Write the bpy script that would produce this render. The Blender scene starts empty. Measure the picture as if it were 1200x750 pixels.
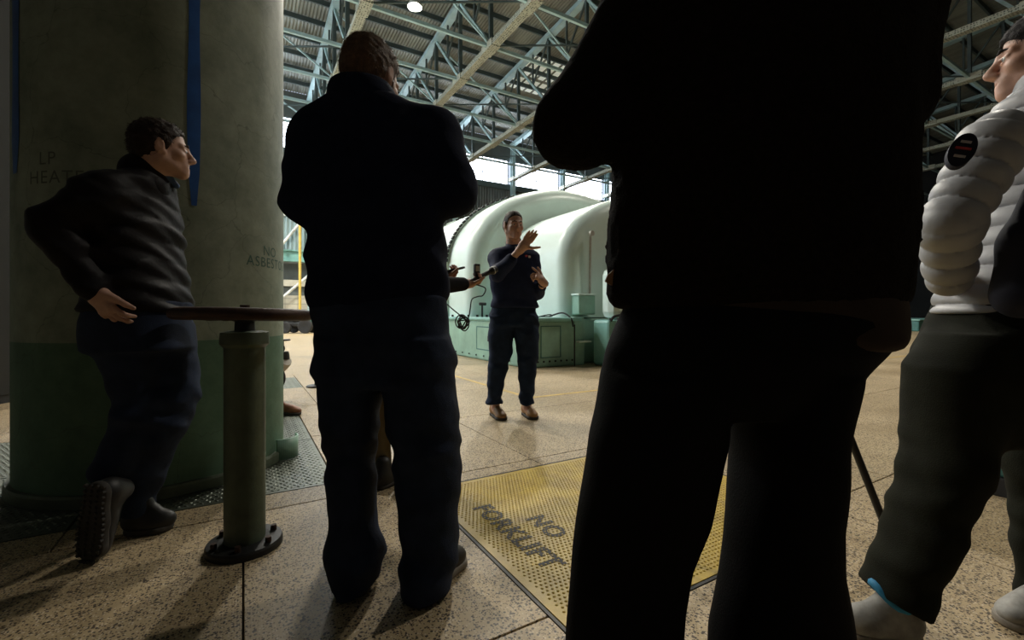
import bpy, bmesh, math, random
import numpy as np
from mathutils import Vector, Matrix
random.seed(7); np.random.seed(7)
SC = bpy.context.scene; COL = SC.collection
PI = math.pi
# ------------------------------------------------------------------ camera, world, exposure
# hall axes: x = along the hall (purlins), y = across the hall (trusses), z = up. The camera looks 30.6 deg right of +y.
FPX, CX, HY, EYE = 533.0, 600.0, 368.0, 0.9
ANG = math.radians(30.6); CA, SA = math.cos(ANG), math.sin(ANG)
cd = bpy.data.cameras.new('camera'); cam = bpy.data.objects.new('camera', cd); COL.objects.link(cam)
cd.sensor_width = 36; cd.lens = 36 * FPX / 1200; cd.shift_y = (HY - 375) / 1200; cd.clip_start = 0.02; cd.clip_end = 300
cam.location = (0, 0, EYE); cam.rotation_euler = (PI / 2, 0, -ANG)
SC.camera = cam
world = bpy.data.worlds.new('sky'); SC.world = world; world.use_nodes = True
bgn = world.node_tree.nodes['Background']; bgn.inputs[0].default_value = (0.72, 0.82, 1.0, 1); bgn.inputs[1].default_value = 1.0
SC.view_settings.view_transform = 'Standard'; SC.view_settings.look = 'None'
SC.view_settings.exposure = -0.12; SC.view_settings.gamma = 1.0; SC.view_settings.use_curve_mapping = False
LAMP_W = 4300.0        # each high bay lamp
SKY_PANE = 10.0         # brightness of the frosted clerestory panes

SIDE_PANE = 9.0        # brightness of the unseen panes added in the end wall
def W(px, py, F):
    """pixel and forward distance -> place in the hall"""
    R = (px - CX) / FPX * F
    return np.array([F * SA + R * CA, F * CA - R * SA, EYE + (HY - py) / FPX * F])
def D(r, f, u=0.0):
    """direction: to the right of the view, forward, up"""
    v = np.array([f * SA + r * CA, f * CA - r * SA, u], float); return v / np.linalg.norm(v)
def floorF(py): return EYE * FPX / (py - HY)
UP = np.array([0, 0, 1.0])
def nrm(v): v = np.asarray(v, float); return v / np.linalg.norm(v)

# ------------------------------------------------------------------ materials
def mat(name, col, rough=0.6, metal=0.0, var=0.18, scale=6.0, bump=0.0, bscale=60.0, space='obj', stretch=None, spec=0.5, col2=None, thr=None):
    m = bpy.data.materials.new(name); m.use_nodes = True
    nt = m.node_tree; b = nt.nodes['Principled BSDF']; L = nt.links.new
    b.inputs['Roughness'].default_value = rough; b.inputs['Metallic'].default_value = metal
    b.inputs['Specular IOR Level'].default_value = spec
    if space == 'obj':
        co = nt.nodes.new('ShaderNodeTexCoord').outputs['Object']
    else:
        co = nt.nodes.new('ShaderNodeNewGeometry').outputs['Position']
    if stretch:
        mp = nt.nodes.new('ShaderNodeMapping'); mp.inputs['Scale'].default_value = stretch; L(co, mp.inputs[0]); co = mp.outputs[0]
    n = nt.nodes.new('ShaderNodeTexNoise'); n.inputs['Scale'].default_value = scale; n.inputs['Detail'].default_value = 6; n.inputs['Roughness'].default_value = .62
    L(co, n.inputs['Vector'])
    r = nt.nodes.new('ShaderNodeValToRGB'); c = np.array(col)
    c2 = np.array(col2) if col2 is not None else c * (1 + var)
    lo, hi = thr if thr else (.3, .7)
    r.color_ramp.elements[0].position = lo; r.color_ramp.elements[1].position = hi
    c1 = c if col2 is not None else c * (1 - var)
    r.color_ramp.elements[0].color = (*np.clip(c1, 0, 1), 1); r.color_ramp.elements[1].color = (*np.clip(c2, 0, 1), 1)
    L(n.outputs['Fac'], r.inputs[0]); L(r.outputs[0], b.inputs['Base Color'])
    if bump:
        n2 = nt.nodes.new('ShaderNodeTexNoise'); n2.inputs['Scale'].default_value = bscale; n2.inputs['Detail'].default_value = 4; L(co, n2.inputs['Vector'])
        bp = nt.nodes.new('ShaderNodeBump'); bp.inputs['Strength'].default_value = bump; bp.inputs['Distance'].default_value = .01
        L(n2.outputs['Fac'], bp.inputs['Height']); L(bp.outputs[0], b.inputs['Normal'])
    return m
def emit(name, col, s):
    m = bpy.data.materials.new(name); m.use_nodes = True; b = m.node_tree.nodes['Principled BSDF']
    b.inputs['Base Color'].default_value = (*col, 1); b.inputs['Emission Color'].default_value = (*col, 1); b.inputs['Emission Strength'].default_value = s
    return m
def terrazzo():
    m = bpy.data.materials.new('terrazzo'); m.use_nodes = True; nt = m.node_tree; L = nt.links.new; b = nt.nodes['Principled BSDF']
    g = nt.nodes.new('ShaderNodeNewGeometry').outputs['Position']
    nz = nt.nodes.new('ShaderNodeTexNoise'); nz.inputs['Scale'].default_value = .9; nz.inputs['Detail'].default_value = 8; nz.inputs['Roughness'].default_value = .65; L(g, nz.inputs['Vector'])
    base = nt.nodes.new('ShaderNodeValToRGB'); e = base.color_ramp.elements
    e[0].position = .3; e[0].color = (.34, .25, .135, 1); e[1].position = .68; e[1].color = (.55, .43, .265, 1); L(nz.outputs['Fac'], base.inputs[0])
    cur = base.outputs[0]
    for sc, dthr, cthr, colr in ((95, .40, .38, (.05, .038, .027, 1)), (150, .40, .45, (.12, .08, .05, 1)), (120, .36, .6, (.60, .50, .36, 1))):
        v = nt.nodes.new('ShaderNodeTexVoronoi'); v.inputs['Scale'].default_value = sc; L(g, v.inputs['Vector'])
        a = nt.nodes.new('ShaderNodeMath'); a.operation = 'LESS_THAN'; a.inputs[1].default_value = dthr; L(v.outputs['Distance'], a.inputs[0])
        s = nt.nodes.new('ShaderNodeSeparateColor'); L(v.outputs['Color'], s.inputs[0])
        c = nt.nodes.new('ShaderNodeMath'); c.operation = 'GREATER_THAN'; c.inputs[1].default_value = cthr; L(s.outputs[0], c.inputs[0])
        mu = nt.nodes.new('ShaderNodeMath'); mu.operation = 'MULTIPLY'; L(a.outputs[0], mu.inputs[0]); L(c.outputs[0], mu.inputs[1])
        mx = nt.nodes.new('ShaderNodeMix'); mx.data_type = 'RGBA'; L(mu.outputs[0], mx.inputs['Factor']); L(cur, mx.inputs['A']); mx.inputs['B'].default_value = colr
        cur = mx.outputs['Result']
    st = nt.nodes.new('ShaderNodeTexNoise'); st.inputs['Scale'].default_value = .55; st.inputs['Detail'].default_value = 5; L(g, st.inputs['Vector'])
    sr = nt.nodes.new('ShaderNodeMapRange'); sr.inputs[1].default_value = .58; sr.inputs[2].default_value = .72; sr.inputs[3].default_value = 0; sr.inputs[4].default_value = .55; L(st.outputs['Fac'], sr.inputs[0])
    mx = nt.nodes.new('ShaderNodeMix'); mx.data_type = 'RGBA'; L(sr.outputs[0], mx.inputs['Factor']); L(cur, mx.inputs['A']); mx.inputs['B'].default_value = (.12, .11, .095, 1)
    L(mx.outputs['Result'], b.inputs['Base Color'])
    rr = nt.nodes.new('ShaderNodeMapRange'); rr.inputs[3].default_value = .32; rr.inputs[4].default_value = .62; L(nz.outputs['Fac'], rr.inputs[0]); L(rr.outputs[0], b.inputs['Roughness'])
    b.inputs['Specular IOR Level'].default_value = .35
    bp = nt.nodes.new('ShaderNodeBump'); bp.inputs['Strength'].default_value = .15; bp.inputs['Distance'].default_value = .004
    n3 = nt.nodes.new('ShaderNodeTexNoise'); n3.inputs['Scale'].default_value = 90; L(g, n3.inputs['Vector']); L(n3.outputs['Fac'], bp.inputs['Height']); L(bp.outputs[0], b.inputs['Normal'])
    return m
def vessel_paint():
    """pale green paint over a darker green dado, hairline cracks and grime"""
    m = bpy.data.materials.new('vessel_paint'); m.use_nodes = True; nt = m.node_tree; L = nt.links.new; b = nt.nodes['Principled BSDF']
    g = nt.nodes.new('ShaderNodeNewGeometry').outputs['Position']
    sp = nt.nodes.new('ShaderNodeSeparateXYZ'); L(g, sp.inputs[0])
    nz = nt.nodes.new('ShaderNodeTexNoise'); nz.inputs['Scale'].default_value = 3.5; nz.inputs['Detail'].default_value = 9; nz.inputs['Roughness'].default_value = .7; L(g, nz.inputs['Vector'])
    def ramp(c1, c2):
        r = nt.nodes.new('ShaderNodeValToRGB'); e = r.color_ramp.elements; e[0].position = .32; e[0].color = (*c1, 1); e[1].position = .66; e[1].color = (*c2, 1); L(nz.outputs['Fac'], r.inputs[0]); return r.outputs[0]
    up = ramp((.15, .18, .135), (.31, .345, .27)); lo = ramp((.065, .125, .08), (.12, .21, .14))
    cmp_ = nt.nodes.new('ShaderNodeMath'); cmp_.operation = 'GREATER_THAN'; cmp_.inputs[1].default_value = .765; L(sp.outputs['Z'], cmp_.inputs[0])
    mx = nt.nodes.new('ShaderNodeMix'); mx.data_type = 'RGBA'; L(cmp_.outputs[0], mx.inputs['Factor']); L(lo, mx.inputs['A']); L(up, mx.inputs['B'])
    wn = nt.nodes.new('ShaderNodeTexNoise'); wn.inputs['Scale'].default_value = 2.2; wn.inputs['Detail'].default_value = 6; L(g, wn.inputs['Vector'])
    ad = nt.nodes.new('ShaderNodeMixRGB'); ad.blend_type = 'ADD'; ad.inputs[0].default_value = .55; L(g, ad.inputs[1]); L(wn.outputs['Color'], ad.inputs[2])
    v = nt.nodes.new('ShaderNodeTexVoronoi'); v.feature = 'DISTANCE_TO_EDGE'; v.inputs['Scale'].default_value = 2.0; L(ad.outputs[0], v.inputs['Vector'])
    cr = nt.nodes.new('ShaderNodeMapRange'); cr.inputs[1].default_value = .0015; cr.inputs[2].default_value = .005; cr.inputs[3].default_value = .4; cr.inputs[4].default_value = 0; L(v.outputs['Distance'], cr.inputs[0])
    m2 = nt.nodes.new('ShaderNodeMix'); m2.data_type = 'RGBA'; L(cr.outputs[0], m2.inputs['Factor']); L(mx.outputs['Result'], m2.inputs['A']); m2.inputs['B'].default_value = (.05, .06, .045, 1)
    L(m2.outputs['Result'], b.inputs['Base Color']); b.inputs['Roughness'].default_value = .6; b.inputs['Specular IOR Level'].default_value = .25
    bp = nt.nodes.new('ShaderNodeBump'); bp.inputs['Strength'].default_value = .35; bp.inputs['Distance'].default_value = .01; L(nz.outputs['Fac'], bp.inputs['Height']); L(bp.outputs[0], b.inputs['Normal'])
    return m
def riveted():
    """cream steel chord peppered with rivet heads and holes"""
    m = mat('cream_riveted_steel', (.40, .40, .32), .6, 0, .12, 2.0, space='pos'); nt = m.node_tree; L = nt.links.new; b = nt.nodes['Principled BSDF']
    old = b.inputs['Base Color'].links[0].from_socket
    g = nt.nodes.new('ShaderNodeNewGeometry').outputs['Position']
    v = nt.nodes.new('ShaderNodeTexVoronoi'); v.inputs['Scale'].default_value = 9.0; v.inputs['Randomness'].default_value = .35; L(g, v.inputs['Vector'])
    a = nt.nodes.new('ShaderNodeMath'); a.operation = 'LESS_THAN'; a.inputs[1].default_value = .33; L(v.outputs['Distance'], a.inputs[0])
    mx = nt.nodes.new('ShaderNodeMix'); mx.data_type = 'RGBA'; L(a.outputs[0], mx.inputs['Factor']); L(old, mx.inputs['A']); mx.inputs['B'].default_value = (.09, .10, .08, 1)
    L(mx.outputs['Result'], b.inputs['Base Color'])
    return m
M = dict(
    terrazzo=terrazzo(), vessel=vessel_paint(), rivet=riveted(),
    subfloor=mat('dark_joint', (.035, .03, .022), .9, space='pos'),
    yellow=mat('worn_yellow_paint', (.34, .22, .015), .45, 0, .3, 7, .1, 90, space='pos', col2=(.58, .40, .035)),
    yline=mat('yellow_floor_line', (.50, .34, .09), .55, 0, .3, 4, space='pos'),
    cloth_black=mat('black_cloth', (.012, .012, .014), .95, 0, .2, 30, .2, 300, spec=.1), black=mat('black_paint', (.018, .018, .02), .6), stencil=mat('stencil_black', (.03, .028, .025), .7, 0, .3, 30),
    green_ink=mat('stencil_green', (.05, .11, .085), .7, 0, .3, 20), dark_ink=mat('stencil_dark', (.10, .11, .085), .8),
    chequer=mat('grey_green_chequer_steel', (.10, .115, .09), .42, .55, .3, 5, space='pos'),
    blue=mat('blue_paint_streak', (.02, .10, .36), .45, 0, .25, 8),
    post=mat('pedestal_green', (.09, .115, .075), .5, 0, .3, 9, .15, 40), rust=mat('rusty_iron', (.055, .028, .02), .55, .4, .4, 14, .2, 60),
    iron=mat('dark_iron', (.03, .03, .03), .5, .5, .3, 12, .1, 60),
    mint=mat('pale_mint_casing', (.70, .83, .77), .36, 0, .06, 1.4, space='pos', spec=.55),
    plinth=mat('mint_plinth_paint', (.26, .44, .35), .42, 0, .22, 2.2, space='pos'),
    teal=mat('teal_cabinet_paint', (.22, .45, .41), .4, 0, .15, 3, space='pos'),
    dteal=mat('dark_teal_paint', (.05, .16, .15), .5, 0, .2, 3, space='pos'),
    steelblue=mat('pale_blue_steel', (.42, .58, .60), .5, .1, .18, 1.2, space='pos'), dsteel=mat('dark_blue_steel', (.07, .095, .095), .6, .1, .2, 1.5, space='pos'),
    roof=mat('corrugated_roof_sheet', (.27, .28, .25), .6, .2, .4, .8, space='pos', stretch=(1, .25, 1)),
    skylight=emit('frosted_roof_light', (.8, .85, .75), .3),
    pane=emit('frosted_daylight_pane', (.80, .88, 1.0), SKY_PANE),
    pane_side=emit('added_side_pane', (.78, .90, 1.0), SIDE_PANE),
    clad=mat('grey_cladding', (.12, .135, .13), .7, .1, .2, 1, space='pos'), clad_pale=mat('pale_blue_cladding', (.34, .45, .46), .6, .1, .15, 1, space='pos'),
    cream=mat('cream_blockwork', (.58, .55, .45), .75, 0, .15, 1.5, space='pos'), dwall=mat('soot_grey_wall', (.018, .018, .017), .85, 0, .2, 1, space='pos'),
    white=mat('white_painted_tube', (.75, .77, .75), .5), ypost=mat('yellow_post', (.70, .50, .10), .5),
    orange=mat('red_oxide_pipe', (.38, .13, .06), .55, 0, .25, 10), grey=mat('pale_grey_casting', (.48, .45, .40), .5, .1, .2, 9),
    rubber=mat('black_rubber', (.02, .02, .021), .75), chrome=mat('bare_steel', (.45, .45, .44), .35, .9),
    bulb=emit('lamp_bulb', (1.0, .93, .78), 260.0), reflector=mat('enamel_reflector', (.6, .6, .56), .4),
    skin=mat('skin', (.46, .245, .165), .5, 0, .12, 30, .08, 300), skin_pale=mat('pale_skin', (.56, .32, .235), .5, 0, .12, 30, .08, 300),
    eye=mat('eye_white', (.6, .57, .53), .25), iris=mat('dark_iris', (.03, .022, .018), .2),
    hair_brown=mat('brown_hair', (.13, .075, .042), .55, 0, .4, 60, .3, 160, spec=.3), hair_dark=mat('dark_brown_hair', (.03, .017, .011), .6, 0, .4, 60, .3, 160, spec=.25), hair_black=mat('black_hair', (.014, .011, .012), .65, 0, .4, 60, .3, 160, spec=.2),
    navy=mat('navy_fleece', (.008, .012, .032), .9, 0, .25, 30, .25, 420, spec=.15), navy2=mat('navy_pullover', (.014, .022, .062), .8, 0, .25, 20, .15, 350, spec=.2),
    denim=mat('dark_denim', (.018, .028, .058), .85, 0, .35, 12, .25, 380, spec=.2), denim2=mat('navy_denim', (.014, .026, .060), .85, 0, .35, 12, .25, 380, spec=.2),
    jacket=mat('black_quilted_nylon', (.011, .009, .010), .58, 0, .25, 10, .1, 90, spec=.13), shirt=mat('blue_check_shirt', (.06, .11, .22), .8, 0, .3, 40),
    knit=mat('dark_brown_knit', (.010, .0075, .006), .95, 0, .6, 120, .5, 260, spec=.1), tail=mat('brown_shirt_tail', (.03, .016, .009), .9, 0, .3, 12), flap=mat('tan_suede', (.30, .16, .08), .8, 0, .3, 20),
    trouser_black=mat('black_trousers', (.006, .006, .008), .9, 0, .2, 20, .15, 300, spec=.15), trouser_olive=mat('dark_olive_trousers', (.013, .014, .009), .9, 0, .3, 12, .2, 300, spec=.15),
    khaki=mat('khaki_trousers', (.20, .15, .08), .85, 0, .2, 12), puffer=mat('white_puffer_nylon', (.46, .465, .49), .45, 0, .05, 10, .08, 70, spec=.4), panel=mat('navy_panel', (.010, .012, .03), .8),
    tan=mat('tan_boot_leather', (.36, .19, .075), .55, 0, .3, 16, .1, 90), brownboot=mat('brown_boot_leather', (.22, .075, .03), .5, 0, .3, 16, .1, 90), blackshoe=mat('black_shoe', (.016, .015, .015), .5, 0, .3, 20),
    sole=mat('pale_rubber_sole', (.26, .23, .19), .7, 0, .25, 20), dsole=mat('dark_rubber_sole', (.045, .04, .035), .75, 0, .3, 20), greyshoe=mat('grey_running_shoe', (.32, .31, .29), .7, 0, .3, 24), cyan=mat('bright_blue_lining', (.03, .26, .50), .7),
    logo=mat('logo_white', (.6, .55, .55), .6), logor=mat('logo_red', (.5, .06, .07), .6),
)

# ------------------------------------------------------------------ mesh helpers
def mk(name, me, m=None, parent=None, loc=None, rot=None):
    o = bpy.data.objects.new(name, me); COL.objects.link(o)
    if m is not None and me is not None and not me.materials: me.materials.append(M[m] if isinstance(m, str) else m)
    if parent is not None: o.parent = parent
    if loc is not None: o.location = loc
    if rot is not None: o.rotation_euler = rot
    return o
def tag(o, label=None, cat=None, group=None, kind=None):
    if label: o['label'] = label
    if cat: o['category'] = cat
    if group: o['group'] = group
    if kind: o['kind'] = kind
    return o
def empty(name, loc, label, cat, group=None, rz=0):
    o = bpy.data.objects.new(name, None); COL.objects.link(o); o.location = loc; o.rotation_euler = (0, 0, rz); o.empty_display_size = .2
    return tag(o, label, cat, group)
def arr_mesh(name, v, quads=None, tris=None, smooth=True):
    me = bpy.data.meshes.new(name); v = np.asarray(v, np.float32)
    me.vertices.add(len(v)); me.vertices.foreach_set('co', v.ravel())
    q = np.zeros((0, 4), np.int32) if quads is None or len(quads) == 0 else np.asarray(quads, np.int32)
    t = np.zeros((0, 3), np.int32) if tris is None or len(tris) == 0 else np.asarray(tris, np.int32)
    idx = np.concatenate([q.ravel(), t.ravel()]); st = np.concatenate([np.arange(len(q)) * 4, len(q) * 4 + np.arange(len(t)) * 3])
    me.loops.add(len(idx)); me.loops.foreach_set('vertex_index', idx.astype(np.int32))
    me.polygons.add(len(st)); me.polygons.foreach_set('loop_start', st.astype(np.int32))
    me.update(calc_edges=True); me.validate()
    if smooth: me.polygons.foreach_set('use_smooth', np.ones(len(me.polygons), bool))
    return me
class G:
    """collects polygons of one piece"""
    def __init__(s): s.v = []; s.f = []; s.sm = []
    def poly(s, pts, faces, smooth=False):
        o = len(s.v); s.v += [tuple(p) for p in pts]; s.f += [tuple(i + o for i in f) for f in faces]; s.sm += [smooth] * len(faces); return s
    def box(s, a, b, bev=0.0):
        x0, y0, z0 = a; x1, y1, z1 = b
        if bev:
            bm = bmesh.new(); bmesh.ops.create_cube(bm, size=1)
            for v in bm.verts: v.co = Vector(((x0 + x1) / 2 + v.co.x * (x1 - x0), (y0 + y1) / 2 + v.co.y * (y1 - y0), (z0 + z1) / 2 + v.co.z * (z1 - z0)))
            bmesh.ops.bevel(bm, geom=bm.edges[:], offset=bev, segments=2, affect='EDGES', profile=.5)
            bm.verts.index_update(); s.poly([v.co[:] for v in bm.verts], [[v.index for v in f.verts] for f in bm.faces]); bm.free(); return s
        return s.poly([(x0, y0, z0), (x1, y0, z0), (x1, y1, z0), (x0, y1, z0), (x0, y0, z1), (x1, y0, z1), (x1, y1, z1), (x0, y1, z1)],
                      [(0, 3, 2, 1), (4, 5, 6, 7), (0, 1, 5, 4), (1, 2, 6, 5), (2, 3, 7, 6), (3, 0, 4, 7)])
    def bar(s, p, q, w, h, up=(0, 0, 1)):
        p, q = np.array(p, float), np.array(q, float); d = nrm(q - p); up = np.array(up, float)
        if abs(d @ up) > .98: up = np.array([1.0, 0, 0])
        sd = nrm(np.cross(d, up)); u = np.cross(sd, d)
        pts = [b + sd * i * w / 2 + u * j * h / 2 for b in (p, q) for i, j in ((-1, -1), (1, -1), (1, 1), (-1, 1))]
        return s.poly(pts, [(0, 1, 2, 3), (7, 6, 5, 4), (0, 4, 5, 1), (1, 5, 6, 2), (2, 6, 7, 3), (3, 7, 4, 0)])
    def tube(s, pts, r, n=10, closed=False):
        pts = [np.array(p, float) for p in pts]; N = len(pts); rr = r if hasattr(r, '__len__') else [r] * N
        t0 = nrm(pts[1] - pts[0]); a = np.cross(t0, (0, 0, 1)); a = np.array([1.0, 0, 0]) if np.linalg.norm(a) < .05 else nrm(a)
        V = []
        for i in range(N):
            if closed: t = nrm(pts[(i + 1) % N] - pts[i - 1])
            else: t = nrm(pts[min(i + 1, N - 1)] - pts[max(i - 1, 0)])
            a = nrm(a - t * (a @ t)); b = np.cross(t, a)
            V += [pts[i] + rr[i] * (a * math.cos(2 * PI * k / n) + b * math.sin(2 * PI * k / n)) for k in range(n)]
        fs = []
        for i in range(N if closed else N - 1):
            j = (i + 1) % N
            fs += [(i * n + k, i * n + (k + 1) % n, j * n + (k + 1) % n, j * n + k) for k in range(n)]
        s.poly(V, fs, True)
        if not closed:
            s.poly(V[:n], [tuple(range(n))[::-1]]); s.poly(V[-n:], [tuple(range(n))])
        return s
    def lathe(s, prof, c=(0, 0, 0), n=32, axis=None):
        """prof = [(r,h)...] around axis (default z) from c"""
        ax = np.array([0, 0, 1.0]) if axis is None else nrm(axis); a = np.cross(ax, (1, 0, 0)) if abs(ax[0]) < .8 else np.cross(ax, (0, 1, 0)); a = nrm(a); b = np.cross(ax, a); c = np.array(c, float)
        for i in range(len(prof) - 1):
            (r0, h0), (r1, h1) = prof[i], prof[i + 1]
            V = []
            for (r, h) in ((r0, h0), (r1, h1)): V += [c + ax * h + max(r, 1e-5) * (a * math.cos(2 * PI * k / n) + b * math.sin(2 * PI * k / n)) for k in range(n)]
            s.poly(V, [(k, (k + 1) % n, n + (k + 1) % n, n + k) for k in range(n)], True)
        return s
    def mesh(s, name='mesh'):
        me = bpy.data.meshes.new(name); me.from_pydata([tuple(map(float, p)) for p in s.v], [], s.f); me.polygons.foreach_set('use_smooth', s.sm); me.update(); return me
    def build(s, name, m, parent=None, **k): return mk(name, s.mesh(name), m, parent, **k)
def child(o, parent):
    """parent o (built in hall coordinates) to an Empty that is only moved, never turned"""
    o.parent = parent; o.location = Vector(o.location) - parent.location; return o
def spline(P, n=8, closed=False):
    P = [np.array(p, float) for p in P]; out = []; N = len(P)
    for i in range(N if closed else N - 1):
        if closed: a, b, c, d = P[i - 1], P[i], P[(i + 1) % N], P[(i + 2) % N]
        else: a, b, c, d = P[max(i - 1, 0)], P[i], P[i + 1], P[min(i + 2, N - 1)]
        for k in range(n):
            t = k / n; out.append(.5 * ((2 * b) + (-a + c) * t + (2 * a - 5 * b + 4 * c - d) * t * t + (-a + 3 * b - 3 * c + d) * t ** 3))
    if not closed: out.append(P[-1])
    return out
def text_mesh(txt, size, extrude=0.0, spacing=1.0, bold=0.0):
    cu = bpy.data.curves.new('lettering', 'FONT'); cu.body = txt; cu.size = size; cu.extrude = extrude; cu.align_x = 'CENTER'; cu.space_character = spacing; cu.resolution_u = 3; cu.offset = bold
    o = bpy.data.objects.new('lettering', cu); COL.objects.link(o); dg = bpy.context.evaluated_depsgraph_get()
    me = bpy.data.meshes.new_from_object(o.evaluated_get(dg)); bpy.data.objects.remove(o); bpy.data.curves.remove(cu); me.materials.clear(); return me

# ------------------------------------------------------------------ the hall
XL, XR, YN, YF = -13.0, 70.0, -1.9, 40.0
def roofz(y): return 18.35 + (YF - y) * 0.066
floor = tag(G().box((XL, YN, -.30), (XR, YF, -.014)).build('floor', 'subfloor'), kind='structure', label='speckled terrazzo slab floor of the hall')
# terrazzo slabs: near ones built one by one, further ones one sheet with the joints left to the distance
SX, SY, OX, OY = 1.54, 1.26, 0.0, 2.37
def overlap(a, b): return a[0] < b[1] - 1e-6 and a[1] > b[0] + 1e-6 and a[2] < b[3] - 1e-6 and a[3] > b[2] + 1e-6
YPL = (.785, 2.32, .98, 2.245)                     # yellow cover plate
CPL = [(-2.75 + i * 1.06, -2.75 + (i + 1) * 1.06, 2.57 + j * .99, 2.57 + (j + 1) * .99) for i in range(3) for j in range(2)]
CPL += [(-.6, .64, 6.12, 7.15)]
holes = [YPL] + CPL
def slabs_minus(rect):
    rs = [rect]
    for h in holes:
        out = []
        for r in rs:
            if not overlap(r, h): out.append(r); continue
            x0, x1, y0, y1 = r
            if h[0] > x0: out.append((x0, h[0], y0, y1)); x0 = h[0]
            if h[1] < x1: out.append((h[1], x1, y0, y1)); x1 = h[1]
            if h[2] > y0: out.append((x0, x1, y0, h[2]))
            if h[3] < y1: out.append((x0, x1, h[3], y1))
        rs = out
    return rs
def slab(r, gap=.0028):
    x0, x1, y0, y1 = r
    if x1 - x0 < .02 or y1 - y0 < .02: return
    bvl = .002; x0 += gap; x1 -= gap; y0 += gap; y1 -= gap
    g = G(); g.poly([(x0, y0, -.014), (x1, y0, -.014), (x1, y1, -.014), (x0, y1, -.014), (x0, y0, -bvl), (x1, y0, -bvl), (x1, y1, -bvl), (x0, y1, -bvl),
                     (x0 + bvl, y0 + bvl, 0), (x1 - bvl, y0 + bvl, 0), (x1 - bvl, y1 - bvl, 0), (x0 + bvl, y1 - bvl, 0)],
                    [(0, 1, 5, 4), (1, 2, 6, 5), (2, 3, 7, 6), (3, 0, 4, 7), (4, 5, 9, 8), (5, 6, 10, 9), (6, 7, 11, 10), (7, 4, 8, 11), (8, 9, 10, 11)])
    g.build('terrazzo_slab', 'terrazzo', floor)
NX0, NX1, NY0, NY1 = -2, 8, -3, 6
for i in range(NX0, NX1):
    for j in range(NY0, NY1):
        for r in slabs_minus((OX + i * SX, OX + (i + 1) * SX, OY + j * SY, OY + (j + 1) * SY)): slab(r)
bx0, bx1, by0, by1 = OX + NX0 * SX, OX + NX1 * SX, OY + NY0 * SY, OY + NY1 * SY
for r in ((XL, XR, by1, YF), (XL, XR, YN, by0), (XL, bx0, by0, by1), (bx1, XR, by0, by1)):
    o = G().box((r[0], r[2], -.014), (r[1], r[3], 0)).build('terrazzo_field', 'terrazzo', floor)
# painted lane lines
G().box((2.62, 4.14, 0), (2.68, 30, .0015)).build('lane_line', 'yline', floor)
G().box((2.62, 4.08, 0), (14, 4.14, .0015)).build('lane_line', 'yline', floor)
G().box((-8, 21.0, 0), (4, 21.25, .0015)).build('lane_line', 'yline', floor)
# yellow steel cover plate with raised studs and stencil
def studs(rect, sp, r, h, name, m, parent, stag=True, elong=1.0):
    x0, x1, y0, y1 = rect; xs = np.arange(x0 + sp, x1 - sp * .5, sp); ys = np.arange(y0 + sp, y1 - sp * .5, sp)
    X, Y = np.meshgrid(xs, ys, indexing='ij')
    if stag: X = X + (np.arange(len(ys)) % 2)[None, :] * sp * .5
    c = np.stack([X.ravel(), Y.ravel()], 1); c = c[(c[:, 0] < x1 - r)]
    k = len(c); a = np.arange(6) * PI / 3
    alt = ((np.arange(k) % 2) * 2 - 1) * (PI / 4 if elong != 1 else 0)
    def ring(rad, z):
        lx, ly = rad * elong * np.cos(a), rad * np.sin(a); ca, sa = np.cos(alt)[:, None], np.sin(alt)[:, None]
        return np.stack([c[:, :1] + lx * ca - ly * sa, c[:, 1:] + lx * sa + ly * ca, np.full((k, 6), z)], 2)
    v = np.concatenate([ring(r, 0), ring(r * .62, h)], 1).reshape(-1, 3)
    b = (np.arange(k) * 12)[:, None]
    q = np.concatenate([b + np.array([i, (i + 1) % 6, 6 + (i + 1) % 6, 6 + i]) for i in range(6)] + [b + np.array([6, 7, 8, 9]), b + np.array([6, 9, 10, 11])], 0)
    o = mk(name, arr_mesh(name, v, q, smooth=False), m, parent); o['kind'] = 'stuff'; return o
yp = empty('floor_cover_plate', ((YPL[0] + YPL[1]) / 2, (YPL[2] + YPL[3]) / 2, 0), 'studded yellow steel floor plate stencilled NO FORKLIFT', 'floor plate')
def yplace(o): return child(o, yp)
g = G(); g.box((YPL[0] + .015, YPL[2] + .015, -.014), (YPL[1] - .015, YPL[3] - .015, .001)); yplace(g.build('plate', 'yellow'))
g = G()
for a, b in (((YPL[0], YPL[2]), (YPL[0] + .011, YPL[3])), ((YPL[1] - .011, YPL[2]), (YPL[1], YPL[3])), ((YPL[0], YPL[2]), (YPL[1], YPL[2] + .011)), ((YPL[0], YPL[3] - .011), (YPL[1], YPL[3]))):
    g.box((*a, -.014), (*b, .0005))
yplace(g.build('frame', 'iron'))
st = studs((YPL[0] + .03, YPL[1] - .03, YPL[2] + .03, YPL[3] - .03), .0185, .0058, .0026, 'stud_field', 'yellow', None); yplace(st)
st.location.z += .001
for txt, bx, cy, sz in (('NO', 1.065, 1.585, .125), ('FORKLIFT', .915, 1.61, .125)):
    me = text_mesh(txt, sz, .0003, 1.12, .0042)
    for v in me.vertices:
        x, y, z = v.co; v.co = (bx + y * 1.0, cy - x * (1.0), .0026 + z)
    yplace(mk('stencil_lettering', me, 'stencil'))
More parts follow.
